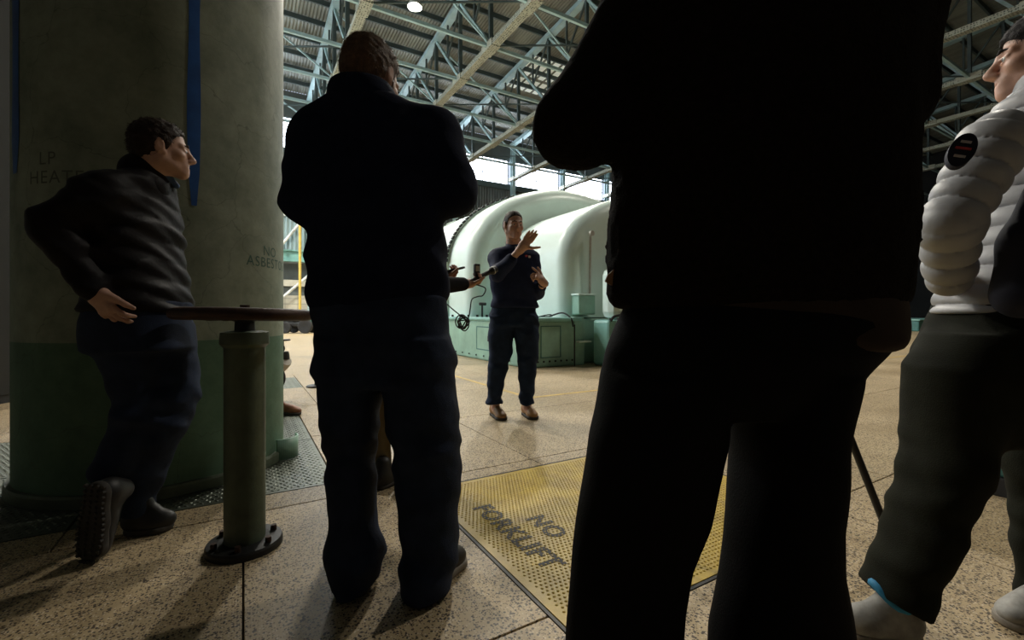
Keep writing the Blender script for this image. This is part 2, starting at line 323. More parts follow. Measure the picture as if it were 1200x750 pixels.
# chequer plates let into the floor beside the vessel
for n, r in enumerate(CPL):
    e = empty('chequer_plate', ((r[0] + r[1]) / 2, (r[2] + r[3]) / 2, 0),
              'small chequer plate let into the floor beyond the brown boot' if n == 6 else 'grey chequer steel plate let into the floor around the tall vessel', 'floor plate', None if n == 6 else 'chequer plates round the vessel')
    child(G().box((r[0] + .006, r[2] + .006, -.014), (r[1] - .006, r[3] - .006, 0)).build('plate', 'chequer'), e)
    child(studs((r[0] + .01, r[1] - .01, r[2] + .01, r[3] - .01), .03, .0062, .003, 'raised_lozenge', 'chequer', None, True, 2.0), e)
# walls
def corrugated(p0, dx, dz, n, depth, nvec):
    """ribbed sheet: p0 corner, dx run vector, dz other edge vector"""
    p0, dx, dz, nvec = map(lambda a: np.array(a, float), (p0, dx, dz, nvec)); pts = []
    for i in range(n):
        for t, d in ((0, 0), (.35, 0), (.5, 1), (.85, 1)): pts.append(p0 + dx * ((i + t) / n) + nvec * d * depth)
    pts.append(p0 + dx); k = len(pts)
    v = np.array(pts + [p + dz for p in pts]); q = np.array([(i, i + 1, k + i + 1, k + i) for i in range(k - 1)])
    return arr_mesh('ribbed_sheet', v, q, smooth=False)
WB, WT = 14.0, 16.5
wf = tag(G().box((XL, YF + .15, -.3), (XR, YF + .4, WB - .25)).build('wall_far', 'clad'), kind='structure', label='far wall clad in ribbed grey sheet')
mk('ribbed_cladding', corrugated((XL, YF + .1, 6.0), (XR - XL, 0, 0), (0, 0, 7.7), 280, .12, (0, -1, 0)), 'clad', wf)
mk('pale_ribbed_panel', corrugated((XL, YF - .05, 6.0), (20, 0, 0), (0, 0, 2.6), 66, .12, (0, -1, 0)), 'clad_pale', wf)
mk('pale_ribbed_panel', corrugated((XL, YF - .05, 8.9), (20, 0, 0), (0, 0, 1.3), 42, .15, (0, -1, 0)), 'clad_pale', wf)
G().box((XL, YF - .3, 8.6), (7, YF + .1, 8.95)).build('ledge', 'white', wf); G().box((XL, YF - .5, 10.2), (7, YF + .1, 11.6)).build('pale_band', 'clad_pale', wf)
G().box((XL, YF - .5, 11.9), (7, YF + .1, 12.5)).build('pale_band', 'clad_pale', wf)
G().box((XL, YF - .2, 3.1), (XR, YF + .1, 3.6)).build('ledge', 'cream', wf); G().box((XL, YF - .6, 0), (XR, YF + .12, 2.35)).build('cream_dado', 'cream', wf)
for i in range(9): G().box((-2.6 + i * .9, YF - .62, 0), (-2.585 + i * .9, YF - .6, 2.35)).build('block_joint', 'clad', wf)
for k in range(5): G().box((XL, YF - .62, .42 + .42 * k), (XR, YF - .6, .44 + .42 * k)).build('block_joint', 'clad', wf)
G().box((XL, YF, WT), (XR, YF + .4, roofz(YF) + .2)).build('lintel_band', 'clad', wf); G().box((XL, YF - .25, WB - .55), (XR, YF + .4, WB)).build('sill_beam', 'dsteel', wf)
wl = tag(G().box((XL - .3, YN, -.3), (XL, YF + .4, 22)).build('wall_left', 'dwall'), kind='structure', label='dark end wall of the hall behind the tall vessel')
wr = tag(G().box((XR, YN, -.3), (XR + .3, YF + .4, 22)).build('wall_right', 'dwall'), kind='structure', label='distant dark end wall of the hall')
wn = tag(G().box((XL - .3, YN - .3, -.3), (XR + .3, YN, 22)).build('wall_near', 'dwall'), kind='structure', label='dark side wall of the hall behind the visitors')
# clerestory: one window per bay, panes and mullions in each
BAY = 6.3; BX = [-8.0 + BAY * i for i in range(12)]         # trusses stand on these lines (…, 4.6, 10.9, 17.2 …)
for n in range(9):
    x0, x1 = BX[n] + .25, BX[n + 1] - .25
    e = bpy.data.objects.new('window_%d' % (n + 1), None); COL.objects.link(e); e.location = (x0, YF, WB); e['kind'] = 'structure'; e['label'] = 'daylit clerestory window high in the far wall'
    g = G(); w = x1 - x0; h = WT - WB
    for z in (0.0, h * .36, h - .08): g.box((0, .05, z), (w, .2, z + .08))
    g.box((0, .05, 0), (.08, .2, h)); g.box((w - .08, .05, 0), (w, .2, h)); g.box((w / 2 - .04, .05, 0), (w / 2 + .04, .2, h))
    g.build('frame', 'dsteel', e)
    for i in range(2):
        for z0, z1 in ((.08, h * .36), (h * .36 + .08, h - .08)): G().box((i * w / 2 + .05, .1, z0), ((i + 1) * w / 2 - .05, .13, z1)).build('pane', 'pane', e)
for n in range(4):      # unseen windows added in the end wall to light the turbine's left flank
    e = bpy.data.objects.new('window_%d' % (n + 10), None); COL.objects.link(e); e.location = (XL, 13.0 + n * 6.0, 5.0); e['kind'] = 'structure'; e['label'] = 'unseen tall glowing window added in the end wall behind the vessel'
    g = G(); w, h = 4.6, 9.0
    for z in (0, 3, 6, h - .1): g.box((.0, 0, z), (.12, w, z + .1))
    for y in (0, w / 2 - .05, w - .1): g.box((.0, y, 0), (.12, y + .1, h))
    g.build('frame', 'dsteel', e)
    for j in range(3):
        for i in range(2): G().box((.03, i * w / 2 + .08, j * 3 + .1), (.06, (i + 1) * w / 2 - .08, j * 3 + 2.98)).build('pane', 'pane_side', e)
for x in BX:
    c = empty('wall_column', (x, YF - .45, 0), 'tall grey-blue steel column standing against the far wall', 'column', 'steel columns of the far wall')
    g = G(); g.box((-.2, -.2, 0), (.2, -.16, 17.6)); g.box((-.2, .16, 0), (.2, .2, 17.6)); g.build('flange', 'steelblue', c)
    G().box((-.03, -.16, 0), (.03, .16, 17.6)).build('web', 'dsteel', c); G().box((-.35, -.35, 0), (.35, .35, .05)).build('base_plate', 'dsteel', c)
# roof: ribbed sheets in strips between purlins, purlins and ties
ceil = bpy.data.objects.new('ceiling', None); COL.objects.link(ceil); ceil['kind'] = 'structure'; ceil['label'] = 'ribbed sheet roof on steel purlins'
PY = [YF - 1.9 * i for i in range(23)]
for i in range(len(PY) - 1):
    ya, yb = PY[i + 1], PY[i]
    mk('roof_sheet', corrugated((XL, ya, roofz(ya) + .2), (XR - XL, 0, 0), (0, yb - ya, roofz(yb) - roofz(ya)), 420, .06, (0, 0, 1)), 'roof', ceil)
    G().bar((XL, ya, roofz(ya) + .03), (XR, ya, roofz(ya) + .03), .12, .3).build('purlin', 'dsteel', ceil)
G().box((XL - .3, YN - .3, 22.2), (XR + .3, YF + .4, 22.4)).build('roof_deck', 'dwall', ceil)
for ix in range(9):      # patch of dirty roof lights between purlins
    x0 = 17.6 + ix * .72
    for iy in range(5):
        y0 = 27.0 + iy * .95
        G().poly([(x0, y0, roofz(y0) + .17), (x0 + .52, y0, roofz(y0) + .17), (x0 + .52, y0 + .62, roofz(y0 + .62) + .17), (x0, y0 + .62, roofz(y0 + .62) + .17)], [(0, 3, 2, 1)]).build('roof_light', 'skylight', ceil)
PAN = 3.8; PT = [YF - .45 - PAN * i for i in range(11)]; BC = 14.5
for y in PT[1:]:
    G().bar((XL, y, BC + .05), (XR, y, BC + .05), .14, .16).build('tie_beam', 'steelblue', ceil)
ORD = ['first', 'second', 'third', 'fourth', 'fifth', 'sixth', 'seventh', 'eighth']
tr_label = ['end roof truss by the dark wall behind the tall vessel', 'roof truss directly above the tall vessel', 'cream and blue roof truss between the tall vessel and the glowing lamp'] + ['cream and blue roof truss, %s beyond the glowing lamp from the vessel' % w for w in ORD]
mcache = {}
def cached(key, fn):
    if key not in mcache: mcache[key] = fn()
    return mcache[key]
for n, x in enumerate(BX[:11]):
    t = empty('roof_truss', (x, YF, BC), tr_label[n], 'roof truss', 'roof trusses spanning the hall')
    def part(nm, key, fn, m): mk(nm, cached(key, lambda: fn().mesh(nm)), m, t)
    part('bottom_chord', 'bc', lambda: G().bar((0, -.2, 0), (0, YN - YF, 0), .42, .26), 'rivet')
    part('top_chord', 'tc', lambda: G().bar((0, -.2, roofz(YF) - .35 - BC), (0, YN - YF, roofz(YN) - .35 - BC), .44, .3), 'steelblue')
    for i, y in enumerate(PT):
        yl = y - YF; zt = roofz(y) - .4 - BC
        part('vertical_strut', 'v%d' % i, lambda: G().bar((0, yl, .1), (0, yl, zt), .16, .2), 'dsteel')
        part('gusset_plate', 'g%d' % i, lambda: G().box((-.26, yl - .55, -.17), (.26, yl + .55, .19)), 'rivet')
        if i < len(PT) - 1:
            y2 = yl - PAN; z2 = roofz(y2 + YF) - .4 - BC; ym = (yl + y2) / 2; zm = roofz(ym + YF) - .4 - BC
            part('diagonal_brace', 'd%d' % i, lambda: G().bar((0, yl, zt), (0, y2, .1), .15, .15), 'steelblue')
            part('minor_strut', 'm%d' % i, lambda: G().bar((0, ym, (zt + .1) / 2), (0, ym, zm), .1, .1), 'dsteel')
            part('minor_brace', 'n%d' % i, lambda: G().bar((0, ym, (zt + .1) / 2), (0, y2, z2), .1, .1), 'dsteel')
# sway rods between trusses
for n in range(1, 8):
    for i in range(1, 9, 2):
        x0, x1 = BX[n], BX[n + 1]
        b = G().bar((x0, PT[i], BC + .1), (x1, PT[i + 1], BC + .12), .07, .07); b.build('sway_rod', 'dsteel', ceil)
        G().bar((x0, PT[i], roofz(PT[i]) - .5), (x1, PT[i], BC + .1), .08, .08).build('sway_rod', 'steelblue', ceil)
# high bay lamps
def lamp(x, y, z, label, group='high bay lamps hung from the trusses', power=1.0):
    e = empty('high_bay_lamp', (x, y, z), label, 'lamp', group)
    G().tube([(0, 0, .62), (0, 0, roofz(y) + .24 - z)], .02, 6).build('drop_rod', 'iron', e)
    G().lathe([(.02, .66), (.10, .64), (.13, .5), (.12, .34), (.16, .30)], n=24).build('gear_housing', 'iron', e)
    G().lathe([(.15, .31), (.22, .2), (.29, .06), (.31, -.02), (.30, -.02), (.28, .06), (.2, .2), (.10, .29)], n=28).build('reflector', 'reflector', e)
    G().lathe([(.001, .28), (.05, .24), (.085, .12), (.085, .04), (.05, -.03), (.001, -.05)], n=20).build('bulb', 'bulb', e)
    ld = bpy.data.lights.new('lamp_light', 'SPOT'); ld.energy = LAMP_W * power; ld.spot_size = math.radians(158); ld.spot_blend = .6; ld.shadow_soft_size = .3; ld.color = (1.0, .94, .82)
    lo = bpy.data.objects.new('lamp_light', ld); COL.objects.link(lo); lo.parent = e; lo.location = (0, 0, -.1)
lamp(6.3, 18.8, 14.0, 'glowing high bay lamp hanging under the ribbed roof above the turbine', None)
for x, y in ((-6.3, 18.8), (18.9, 18.8), (6.3, 31.0), (-6.3, 31.0), (10.5, 15.0), (-1.5, 15.0)):  # final pair added out of view to light the turbine
    lamp(x, y, 14.0, 'unseen high bay lamp hanging from the roof trusses')
lamp(14.0, 3.4, 14.0, 'dimmer high bay lamp hanging from the roof beyond the front turbine casing', None, .6)
# ------------------------------------------------------------------ tall vessel
VC = np.array([-.398, 3.407]); VR = .63
def cyl_hit(px):
    d = D((px - CX) / FPX, 1.0)[:2]; b = d @ VC; q = b * b - VC @ VC + VR * VR
    p = d * (b - math.sqrt(max(q, 0))); c = p - VC; return math.atan2(c[1], c[0]), p @ np.array([SA, CA])
ves = empty('heater_vessel', (VC[0], VC[1], 0), 'huge pale green cylindrical heater vessel stencilled NO ASBESTOS with blue paint streaks', 'vessel')
g = G(); g.lathe([(VR, .05), (VR, 2.2), (VR, 4.4), (VR, 5.0), (VR * .8, 5.35), (VR * .4, 5.5), (.001, 5.55)], n=96); shell = g.build('shell', 'vessel', ves)
G().lathe([(VR, .06), (VR + .02, .06), (VR + .025, .05), (VR + .025, .003)], n=96).build('base_ring', 'post', ves)
for zz in (4.4,): G().lathe([(VR - .01, zz - .03), (VR + .012, zz - .028), (VR + .012, zz + .028), (VR - .01, zz + .03)], n=96).build('strap_band', 'vessel', ves)
def on_cyl(me, px0, z0, left=True):
    th0, _ = cyl_hit(px0); th1, _ = cyl_hit(px0 + 3); sg = 1 if th1 > th0 else -1
    xs = [v.co.x for v in me.vertices]; xm = min(xs) if left else 0
    for v in me.vertices:
        th = th0 + sg * (v.co.x - xm) / VR; r = VR + .0015 + v.co.z; v.co = (r * math.cos(th), r * math.sin(th), z0 + v.co.y)
    return me
for txt, px, py, sz, m in (('NO', 309, 299, .082, 'green_ink'), ('ASBESTOS', 288.5, 310, .082, 'green_ink'), ('LP', 47, 193, .085, 'dark_ink'), ('HEATER', 36, 216, .085, 'dark_ink')):
    F = cyl_hit(px)[1]; mk('stencil_lettering', on_cyl(text_mesh(txt, sz, 0, 1.12), px, EYE + (HY - py) / FPX * F), m, shell)
def streak(pxa, pxb, py_end, wob):
    ta, Fa = cyl_hit(pxa); tb, _ = cyl_hit(pxb); z1 = EYE + (HY - py_end) / FPX * Fa; n, k = 60, 7; v = []; q = []
    rnd = random.Random(int(pxa))
    for i in range(n):
        z = z1 + (4.6 - z1) * (i / (n - 1)) ** 1.4; w = min(1, .5 + (z - z1) * 3) * (1 + .12 * math.sin(z * 7 + pxa)); off = wob * math.sin(z * 2.3 + pxa)
        for j in range(k):
            th = (ta + tb) / 2 + off + (tb - ta) / 2 * w * (2 * j / (k - 1) - 1); v.append(((VR + .0025) * math.cos(th), (VR + .0025) * math.sin(th), z))
    q = [(i * k + j, i * k + j + 1, (i + 1) * k + j + 1, (i + 1) * k + j) for i in range(n - 1) for j in range(k - 1)]
    mk('paint_streak', arr_mesh('paint_streak', v, q), 'blue', shell)
streak(220.5, 235, 240, .004); streak(15, 22.5, 205, .006)
# green curved toe plate beside the base
ta = cyl_hit(300)[0]
c0 = np.array(W(329, 535, floorF(535)))[:2]; g = G(); N = 20
for i in range(N):
    a0, a1 = -1.9 + 2.3 * i / N, -1.9 + 2.3 * (i + 1) / N
    P = lambda a, r, z: (c0[0] + r * math.cos(a), c0[1] + r * math.sin(a), z)
    g.poly([P(a0, .10, .003), P(a1, .10, .003), P(a1, .10, .13), P(a0, .10, .13), P(a0, .09, .003), P(a1, .09, .003), P(a1, .09, .13), P(a0, .09, .13)], [(0, 1, 2, 3), (7, 6, 5, 4), (3, 2, 6, 7), (0, 4, 5, 1)] + ([(0, 3, 7, 4)] if i == 0 else []) + ([(1, 5, 6, 2)] if i == N - 1 else []), True)
child(g.build('toe_plate', 'plinth'), ves)
g = G(); child(g.box((c0[0] - .03, c0[1] - .03, .003), (c0[0] + .03, c0[1] + .03, .05), .005).build('fixing_lug', 'iron'), ves)
# ------------------------------------------------------------------ valve pedestal with handwheel
pp = W(287, 640, floorF(640)); pp[2] = 0
ped = empty('valve_pedestal', pp, 'green valve pedestal with a rusty handwheel standing in front of the vessel', 'valve')
G().lathe([(.071, .03), (.071, .77), (.074, .775)], n=40).build('column', 'post', ped)
G().lathe([(.001, .031), (.09, .031), (.128, .028), (.132, .02), (.132, 0)], n=40).build('base_flange', 'iron', ped)
for k in range(6):
    a = k * PI / 3 + .3; G().lathe([(.001, .022), (.011, .022), (.012, .014), (.012, 0)], (.105 * math.cos(a), .105 * math.sin(a), .027), n=6).build('bolt', 'rust', ped)
G().lathe([(.001, .835), (.06, .835), (.082, .83), (.085, .80), (.085, .785), (.07, .77)], n=40).build('top_collar', 'post', ped)
G().lathe([(.036, .83), (.034, .87), (.045, .875), (.045, .915), (.03, .92)], n=24).build('hub', 'iron', ped)
G().lathe([(.019, .905), (.019, .935), (.001, .936)], n=6).build('spindle_nut', 'rust', ped)
wh = G().tube([(.222 * math.cos(2 * PI * k / 48), .222 * math.sin(2 * PI * k / 48), .897 + .006 * math.cos(2 * PI * k / 48 + 2.4)) for k in range(48)], .022, 12, True).build('handwheel', 'rust', ped)
for k in range(5):
    a = k * 2 * PI / 5 + .4; G().tube([(.035 * math.cos(a), .035 * math.sin(a), .89), (.12 * math.cos(a), .12 * math.sin(a), .886), (.218 * math.cos(a), .218 * math.sin(a), .897)], [.013, .012, .011], 8).build('spoke', 'rust', wh)
# ------------------------------------------------------------------ turbine
TX = 7.2
tur = empty('steam_turbine', (TX, 6.3, 0), 'white and mint steam turbine with two arched casings on a green plinth', 'turbine')
def tput(o): return child(o, tur)
def arch(a, s, b, zb, n=40):
    p = [(-a, zb), (-a, zb + (s - zb) * .5)] + [(-a * math.cos(PI * i / n), s + b * math.sin(PI * i / n)) for i in range(n + 1)] + [(a, zb + (s - zb) * .5), (a, zb)]
    return p
def hood(name, y0, y1, a, s, b, zb, rf, m='mint'):
    P = np.array(arch(a, s, b, zb)); T = np.gradient(P, axis=0); Nn = np.stack([-T[:, 1], T[:, 0]], 1); Nn /= np.linalg.norm(Nn, axis=1)[:, None]
    Nn[0] = Nn[1] = (-1, 0); Nn[-1] = Nn[-2] = (1, 0)
    rings = []; K = 7
    for e, (yy, sg) in enumerate(((y0, 1), (y1, -1))):
        rr = []
        for i in range(K + 1):
            t = i / K * PI / 2; rr.append((yy + sg * rf * (1 - math.sin(t)), rf * (1 - math.cos(t - 0)) if False else rf * (1 - math.sin(PI / 2 - (PI / 2 - t)))))
        # i=0 : full section at depth rf ; i=K : inset by rf at the face plane
        rr = [(yy + sg * rf * (1 - math.sin(i / K * PI / 2)), rf * (1 - math.cos(i / K * PI / 2))) for i in range(K + 1)]
        rings.append(rr)
    seq = rings[0][::-1] + rings[1]
    v = []; n = len(P)
    for y, ins in seq: v += [(TX + p[0] - q[0] * ins, y, p[1] - (q[1] * ins)) for p, q in zip(P, Nn)]
    q = [(i * n + j, (i + 1) * n + j, (i + 1) * n + j + 1, i * n + j + 1) for i in range(len(seq) - 1) for j in range(n - 1)]
    me = bpy.data.meshes.new(name); L = len(seq) - 1
    faces = [tuple(f) for f in q] + [tuple(range(n))[::1], tuple(L * n + i for i in range(n))[::-1]]
    me.from_pydata(v, [], faces); bm = bmesh.new(); bm.from_mesh(me); bmesh.ops.recalc_face_normals(bm, faces=bm.faces[:]); bm.to_mesh(me); bm.free()
    sm = [True] * len(q) + [False, False]; me.polygons.foreach_set('use_smooth', sm); me.update()
    return tput(mk(name, me, m))
PZ = .84
hood('large_casing', 9.0, 19.0, 2.92, 2.05, 2.0, PZ, .38); hood('front_casing', 6.62, 9.3, 2.17, 1.9, 1.4, PZ, .30)
# bolted flange round the large casing, and its bolts
def flange(y, a, s, b, w, d, nb, name):
    P = np.array(arch(a, s, b, PZ, 56)); v = []; n = len(P)
    for dy, off in ((-w / 2, 0), (-w / 2, d), (w / 2, d), (w / 2, 0)): v += [(TX + p[0] * (1 + off / a), y + dy, PZ + (p[1] - PZ) * (1 + off / (s + b - PZ))) for p in P]
    q = [(k * n + j, (k + 1) * n + j, (k + 1) * n + j + 1, k * n + j + 1) for k in range(3) for j in range(n - 1)]
    fl = tput(mk(name, arr_mesh(name, v, q, smooth=False), 'mint')); me = None
    for i in range(3, n - 3, max(1, n // nb)):
        p = P[i]; 
        o = tput(G().box((-.04, -.05, -.02), (.04, .05, .025), .008).build('flange_bolt', 'iron') if me is None else mk('flange_bolt', me)); me = o.data
        o.location = Vector((TX + p[0] * (1 + d / a), y - w / 2 - .03, PZ + (p[1] - PZ) * (1 + d / (s + b - PZ)))) - tur.location
        t = P[min(i + 1, n - 1)] - P[i - 1]; o.rotation_euler = (0, -math.atan2(t[1], t[0]), 0)
flange(10.3, 2.92, 2.05, 2.0, .10, .07, 56, 'casing_flange')
for y in (13.2, 16.0): flange(y, 2.92, 2.05, 2.0, .14, .05, 20, 'casing_flange')
tput(G().box((TX - 3.20, 6.3, 0), (TX - 2.06, 20, PZ - .05), .04).build('plinth', 'plinth')); tput(G().box((TX - 2.03, 6.45, 0), (TX + 3.2, 20, PZ - .02), .04).build('plinth', 'plinth'))
tput(G().box((TX - 3.24, 6.26, PZ - .07), (TX - 2.05, 20.04, PZ), .025).build('plinth_capping', 'teal'))
def panel_side(y0, y1, z0, z1):     # door frame on the plinth's long side
    x = TX - 3.205; g = G()
    for a, b in (((y0, z0), (y0 + .02, z1)), ((y1 - .02, z0), (y1, z1)), ((y0, z0), (y1, z0 + .02)), ((y0, z1 - .02), (y1, z1))): g.box((x, a[0], a[1]), (x + .01, b[0], b[1]))
    tput(g.build('door_edge', 'dteal')); tput(G().box((x - .02, y0 + .1, (z0 + z1) / 2 - .05), (x, y0 + .14, (z0 + z1) / 2 + .05), .004).build('door_latch', 'iron'))
def panel_front(x0, x1, z0, z1):
    y = 6.292; g = G()
    for a, b in (((x0, z0), (x0 + .015, z1)), ((x1 - .015, z0), (x1, z1)), ((x0, z0), (x1, z0 + .015)), ((x0, z1 - .015), (x1, z1))): g.box((a[0], y, a[1]), (b[0], y + .01, b[1]))
    tput(g.build('door_edge', 'dteal'))
panel_side(7.5, 8.15, .2, .66); panel_side(9.6, 10.3, .15, .7); panel_side(12, 12.8, .15, .7); panel_front(TX - 2.92, TX - 2.5, .16, .7)
for i in range(12):
    tput(G().lathe([(.001, .014), (.016, .014), (.018, 0)], (TX - 3.205, 6.5 + i * .33, .09), n=6, axis=(-1, 0, 0)).build('plinth_bolt', 'iron'))
    if i < 9: tput(G().lathe([(.001, .014), (.016, .014), (.018, 0)], (TX - 3.1 + i * .12, 6.295, .10), n=6, axis=(0, -1, 0)).build('plinth_bolt', 'iron'))
    tput(G().lathe([(.001, .05), (.025, .05), (.028, 0)], (TX - 3.12, 6.6 + i * .42, PZ - .004), n=8).build('capping_bolt', 'iron'))
tput(G().tube([(TX - 3.1, 8.1, PZ - .01), (TX - 3.1, 8.1, PZ + .26)], .02, 8).build('vent_pipe', 'iron')); tput(G().tube([(TX - 3.16, 8.1, PZ + .26), (TX - 3.02, 8.1, PZ + .26)], .03, 8).build('vent_cap', 'iron'))
hs = spline([(TX - 2.9, 6.42, PZ + .01), (TX - 2.7, 6.35, PZ + .05), (TX - 2.55, 6.5, PZ + .02), (TX - 2.72, 6.6, PZ + .015), (TX - 2.86, 6.5, PZ + .015)], 8); tput(G().tube(hs, .010, 8).build('coiled_hose', 'rubber'))
hs = spline([(TX - 2.45, 6.7, PZ + .02), (TX - 2.35, 6.45, PZ + .08), (TX - 2.3, 6.27, PZ - .02), (TX - 2.28, 6.24, PZ - .16)], 8); tput(G().tube(hs, .014, 8).build('drain_hose', 'rubber'))
tput(G().tube([(TX - 2.28, 6.2, 0.004), (TX - 2.28, 6.2, PZ - .12)], .012, 8).build('drain_pipe', 'iron'))
# wider green block, shelf and junction box under the front casing
tput(G().box((TX - 2.22, 6.28, 0.001), (TX - 2.0, 6.46, PZ + .01), .01).build('corner_block', 'plinth'))
tput(G().box((TX - 2.18, 6.2, .40), (TX - 1.90, 6.45, .43), .005).build('step_shelf', 'mint'))
tput(G().box((TX - 2.0, 6.42, PZ + .05), (TX - 1.62, 6.64, PZ + .40), .02).build('junction_box', 'plinth')); tput(G().box((TX - 2.02, 6.40, PZ + .40), (TX - 1.60, 6.64, PZ + .43), .01).build('junction_lid', 'mint'))
tput(G().tube([(TX - 1.62, 6.58, PZ + .4), (TX - 1.62, 6.56, 2.35)], .022, 8).build('gauge_pipe', 'grey')); tput(G().lathe([(.001, .05), (.05, .05), (.05, 0), (.03, -.02)], (TX - 1.62, 6.55, 2.4), n=12, axis=(0, -1, 0)).build('gauge', 'grey'))
# control cabinet in front of the casing
cab = empty('gland_cabinet', (TX - 1.3, 6.1, 0), 'pale rounded steam cabinet on a teal box beside the front turbine casing', 'cabinet')
def cput(o): return child(o, cab)
cput(G().box((TX - 1.86, 5.8, 0), (TX - .5, 6.22, .80), .05).build('lower_box', 'teal')); cput(G().box((TX - 1.72, 5.84, .80), (TX - .6, 6.2, 1.72), .14).build('rounded_hood', 'mint'))
cput(G().tube(spline([(TX - 1.8, 5.82, .78), (TX - 1.75, 5.78, .86), (TX - 1.5, 5.78, .88), (TX - 1.2, 5.80, .84), (TX - .8, 5.80, .86)], 6), .022, 8).build('hose', 'rubber'))
cput(G().box((TX - 1.78, 5.79, .12), (TX - 1.2, 5.802, .70), .003).build('door', 'teal')); cput(G().box((TX - 1.3, 5.77, .4), (TX - 1.26, 5.79, .5)).build('door_handle', 'iron'))
for i in range(6): cput(G().lathe([(.001, .03), (.022, .03), (.025, 0)], (TX - 1.8 + i * .18, 5.83, .80), n=8).build('stud_bolt', 'iron'))
# far machine plinth and the low teal cabinet at the right
far = empty('machine_plinth', (36, 11, 0), 'low teal machine plinth far down the hall', 'plinth')
child(G().box((30, 9.5, 0), (42, 16, .55), .05).build('block', 'dteal'), far); child(G().box((29.95, 9.45, .55), (42.05, 16.05, .62), .02).build('capping', 'teal'), far)
tc = W(1205, 570, 2.36); tcb = empty('teal_cabinet', (tc[0], tc[1], 0), 'dark teal steel cabinet on a black kick base behind the white jacket', 'cabinet')
child(G().box((tc[0] - .28, tc[1] - .25, .09), (tc[0] + .5, tc[1] + .2, 1.0), .015).build('body', 'dteal'), tcb); child(G().box((tc[0] - .30, tc[1] - .27, 0), (tc[0] + .52, tc[1] + .22, .09), .005).build('kick_base', 'black'), tcb)
child(G().box((tc[0] - .2, tc[1] - .262, .16), (tc[0] + .42, tc[1] - .25, .94), .004).build('door', 'dteal'), tcb); child(G().box((tc[0] + .34, tc[1] - .29, .5), (tc[0] + .37, tc[1] - .26, .62), .004).build('handle', 'iron'), tcb)
# ------------------------------------------------------------------ things against the far wall, between vessel and visitor
gird = empty('crane_girder', (-5, YF - 1.0, 5.0), 'mint painted girder running along the far wall', 'girder')
g = G(); g.box((XL, YF - 1.3, 5.75), (7, YF - .8, 5.85)); g.box((XL, YF - 1.3, 4.95), (7, YF - .8, 5.05)); child(g.build('flange', 'teal'), gird); child(G().box((XL, YF - 1.08, 5.05), (7, YF - 1.02, 5.75)).build('web', 'teal'), gird)
for i, (xa, za, xb, zb) in enumerate(((2.0, 5.4, 4.6, 9.1), (2.0, 1.6, 4.6, 4.1))):
    G().tube([(xa, YF - 1.5, za), (xb, YF - 1.5, zb)], .11, 10).build('brace_tube', 'white', wf)
o = empty('yellow_post', (*W(351.5, 380, 34)[:2], 0), 'slim yellow post standing against the far cream wall', 'post')
G().tube([(0, 0, 0), (0, 0, 8.5)], .1, 10).build('shaft', 'ypost', o); G().box((-.2, -.2, 0), (.2, .2, .04)).build('base_plate', 'ypost', o)
# industrial tow tractor far off
tt = W(352, 390, 21.5); tt[2] = 0
trc = empty('tow_tractor', tt, 'small dark tow tractor parked near the far wall', 'tractor', rz=-ANG)
G().box((-.75, -.4, .32), (.62, .4, .5), .04).build('chassis', 'iron', trc); G().box((-.8, -.36, .45), (-.15, .36, .78), .05).build('seat_box', 'iron', trc); G().box((.12, -.4, .45), (.66, .4, .86), .08).build('bonnet', 'dteal', trc)
G().box((-.3, -.25, .78), (-.18, .25, 1.05), .04).build('seat_back', 'rubber', trc); G().tube([(.1, 0, .8), (-.02, 0, 1.02)], .02, 8).build('steering_column', 'iron', trc)
G().tube([(-.05 + .14 * .4 * math.cos(a * PI / 8), .14 * math.sin(a * PI / 8), 1.03 + .05 * math.cos(a * PI / 8)) for a in range(16)], .014, 6, True).build('steering_wheel', 'rubber', trc)
for x, r in ((-.5, .27), (.42, .33)):
    for y in (-.42, .42):
        w_ = G().lathe([(r * .55, -.09), (r * .9, -.09), (r, -.06), (r, .06), (r * .9, .09), (r * .55, .09)], (x, y, r), n=28, axis=(0, 1, 0)).build('wheel', 'rubber', trc)
        G().lathe([(.001, -.07), (r * .55, -.085), (r * .55, .085), (.001, .07)], (x, y, r), n=20, axis=(0, 1, 0)).build('hub', 'iron', w_)
# ------------------------------------------------------------------ pipework behind the vessel
pv = W(327, 450, 4.75); pv[2] = 0
pw = empty('pipe_valve_set', pv, 'red oxide pipe with a small grey valve and black handwheels behind the vessel', 'pipework', rz=-ANG)
def Lp(px, py): q = W(px, py, 4.75); R = (px - 327) / FPX * 4.75; return np.array([R, 0, q[2]])
G().tube([Lp(322, 470) * (1, 1, 0), Lp(322, 380)], .05, 14).build('riser', 'orange', pw); G().tube([Lp(316, 386), Lp(328.5, 386)], .04, 12).build('branch_pipe', 'orange', pw)
G().lathe([(.001, .02), (.075, .02), (.075, -.02), (.001, -.02)], Lp(322, 398), n=20).build('pipe_flange', 'orange', pw)
G().tube([Lp(331.5, 398.5), Lp(331.5, 415)], .012, 8).build('valve_stem', 'iron', pw); G().lathe([(.001, .008), (.065, .008), (.07, 0), (.065, -.008), (.001, -.008)], Lp(332, 398.5), n=24).build('top_handwheel', 'iron', pw)
hw = Lp(332, 408); G().tube([hw + np.array([.026 * math.cos(a * PI / 10), -.03, .033 * math.sin(a * PI / 10)]) for a in range(20)], .008, 8, True).build('side_handwheel', 'iron', pw)
G().bar(hw + (-.026, -.03, 0), hw + (.026, -.03, 0), .008, .008).build('wheel_spoke', 'iron', pw); G().bar(hw + (0, -.03, -.03), hw + (0, -.03, .03), .008, .008).build('wheel_spoke', 'iron', pw)
G().lathe([(.001, .05), (.05, .05), (.058, .02), (.062, -.03), (.001, -.03)], Lp(332, 417.5), n=24).build('valve_bonnet', 'iron', pw)
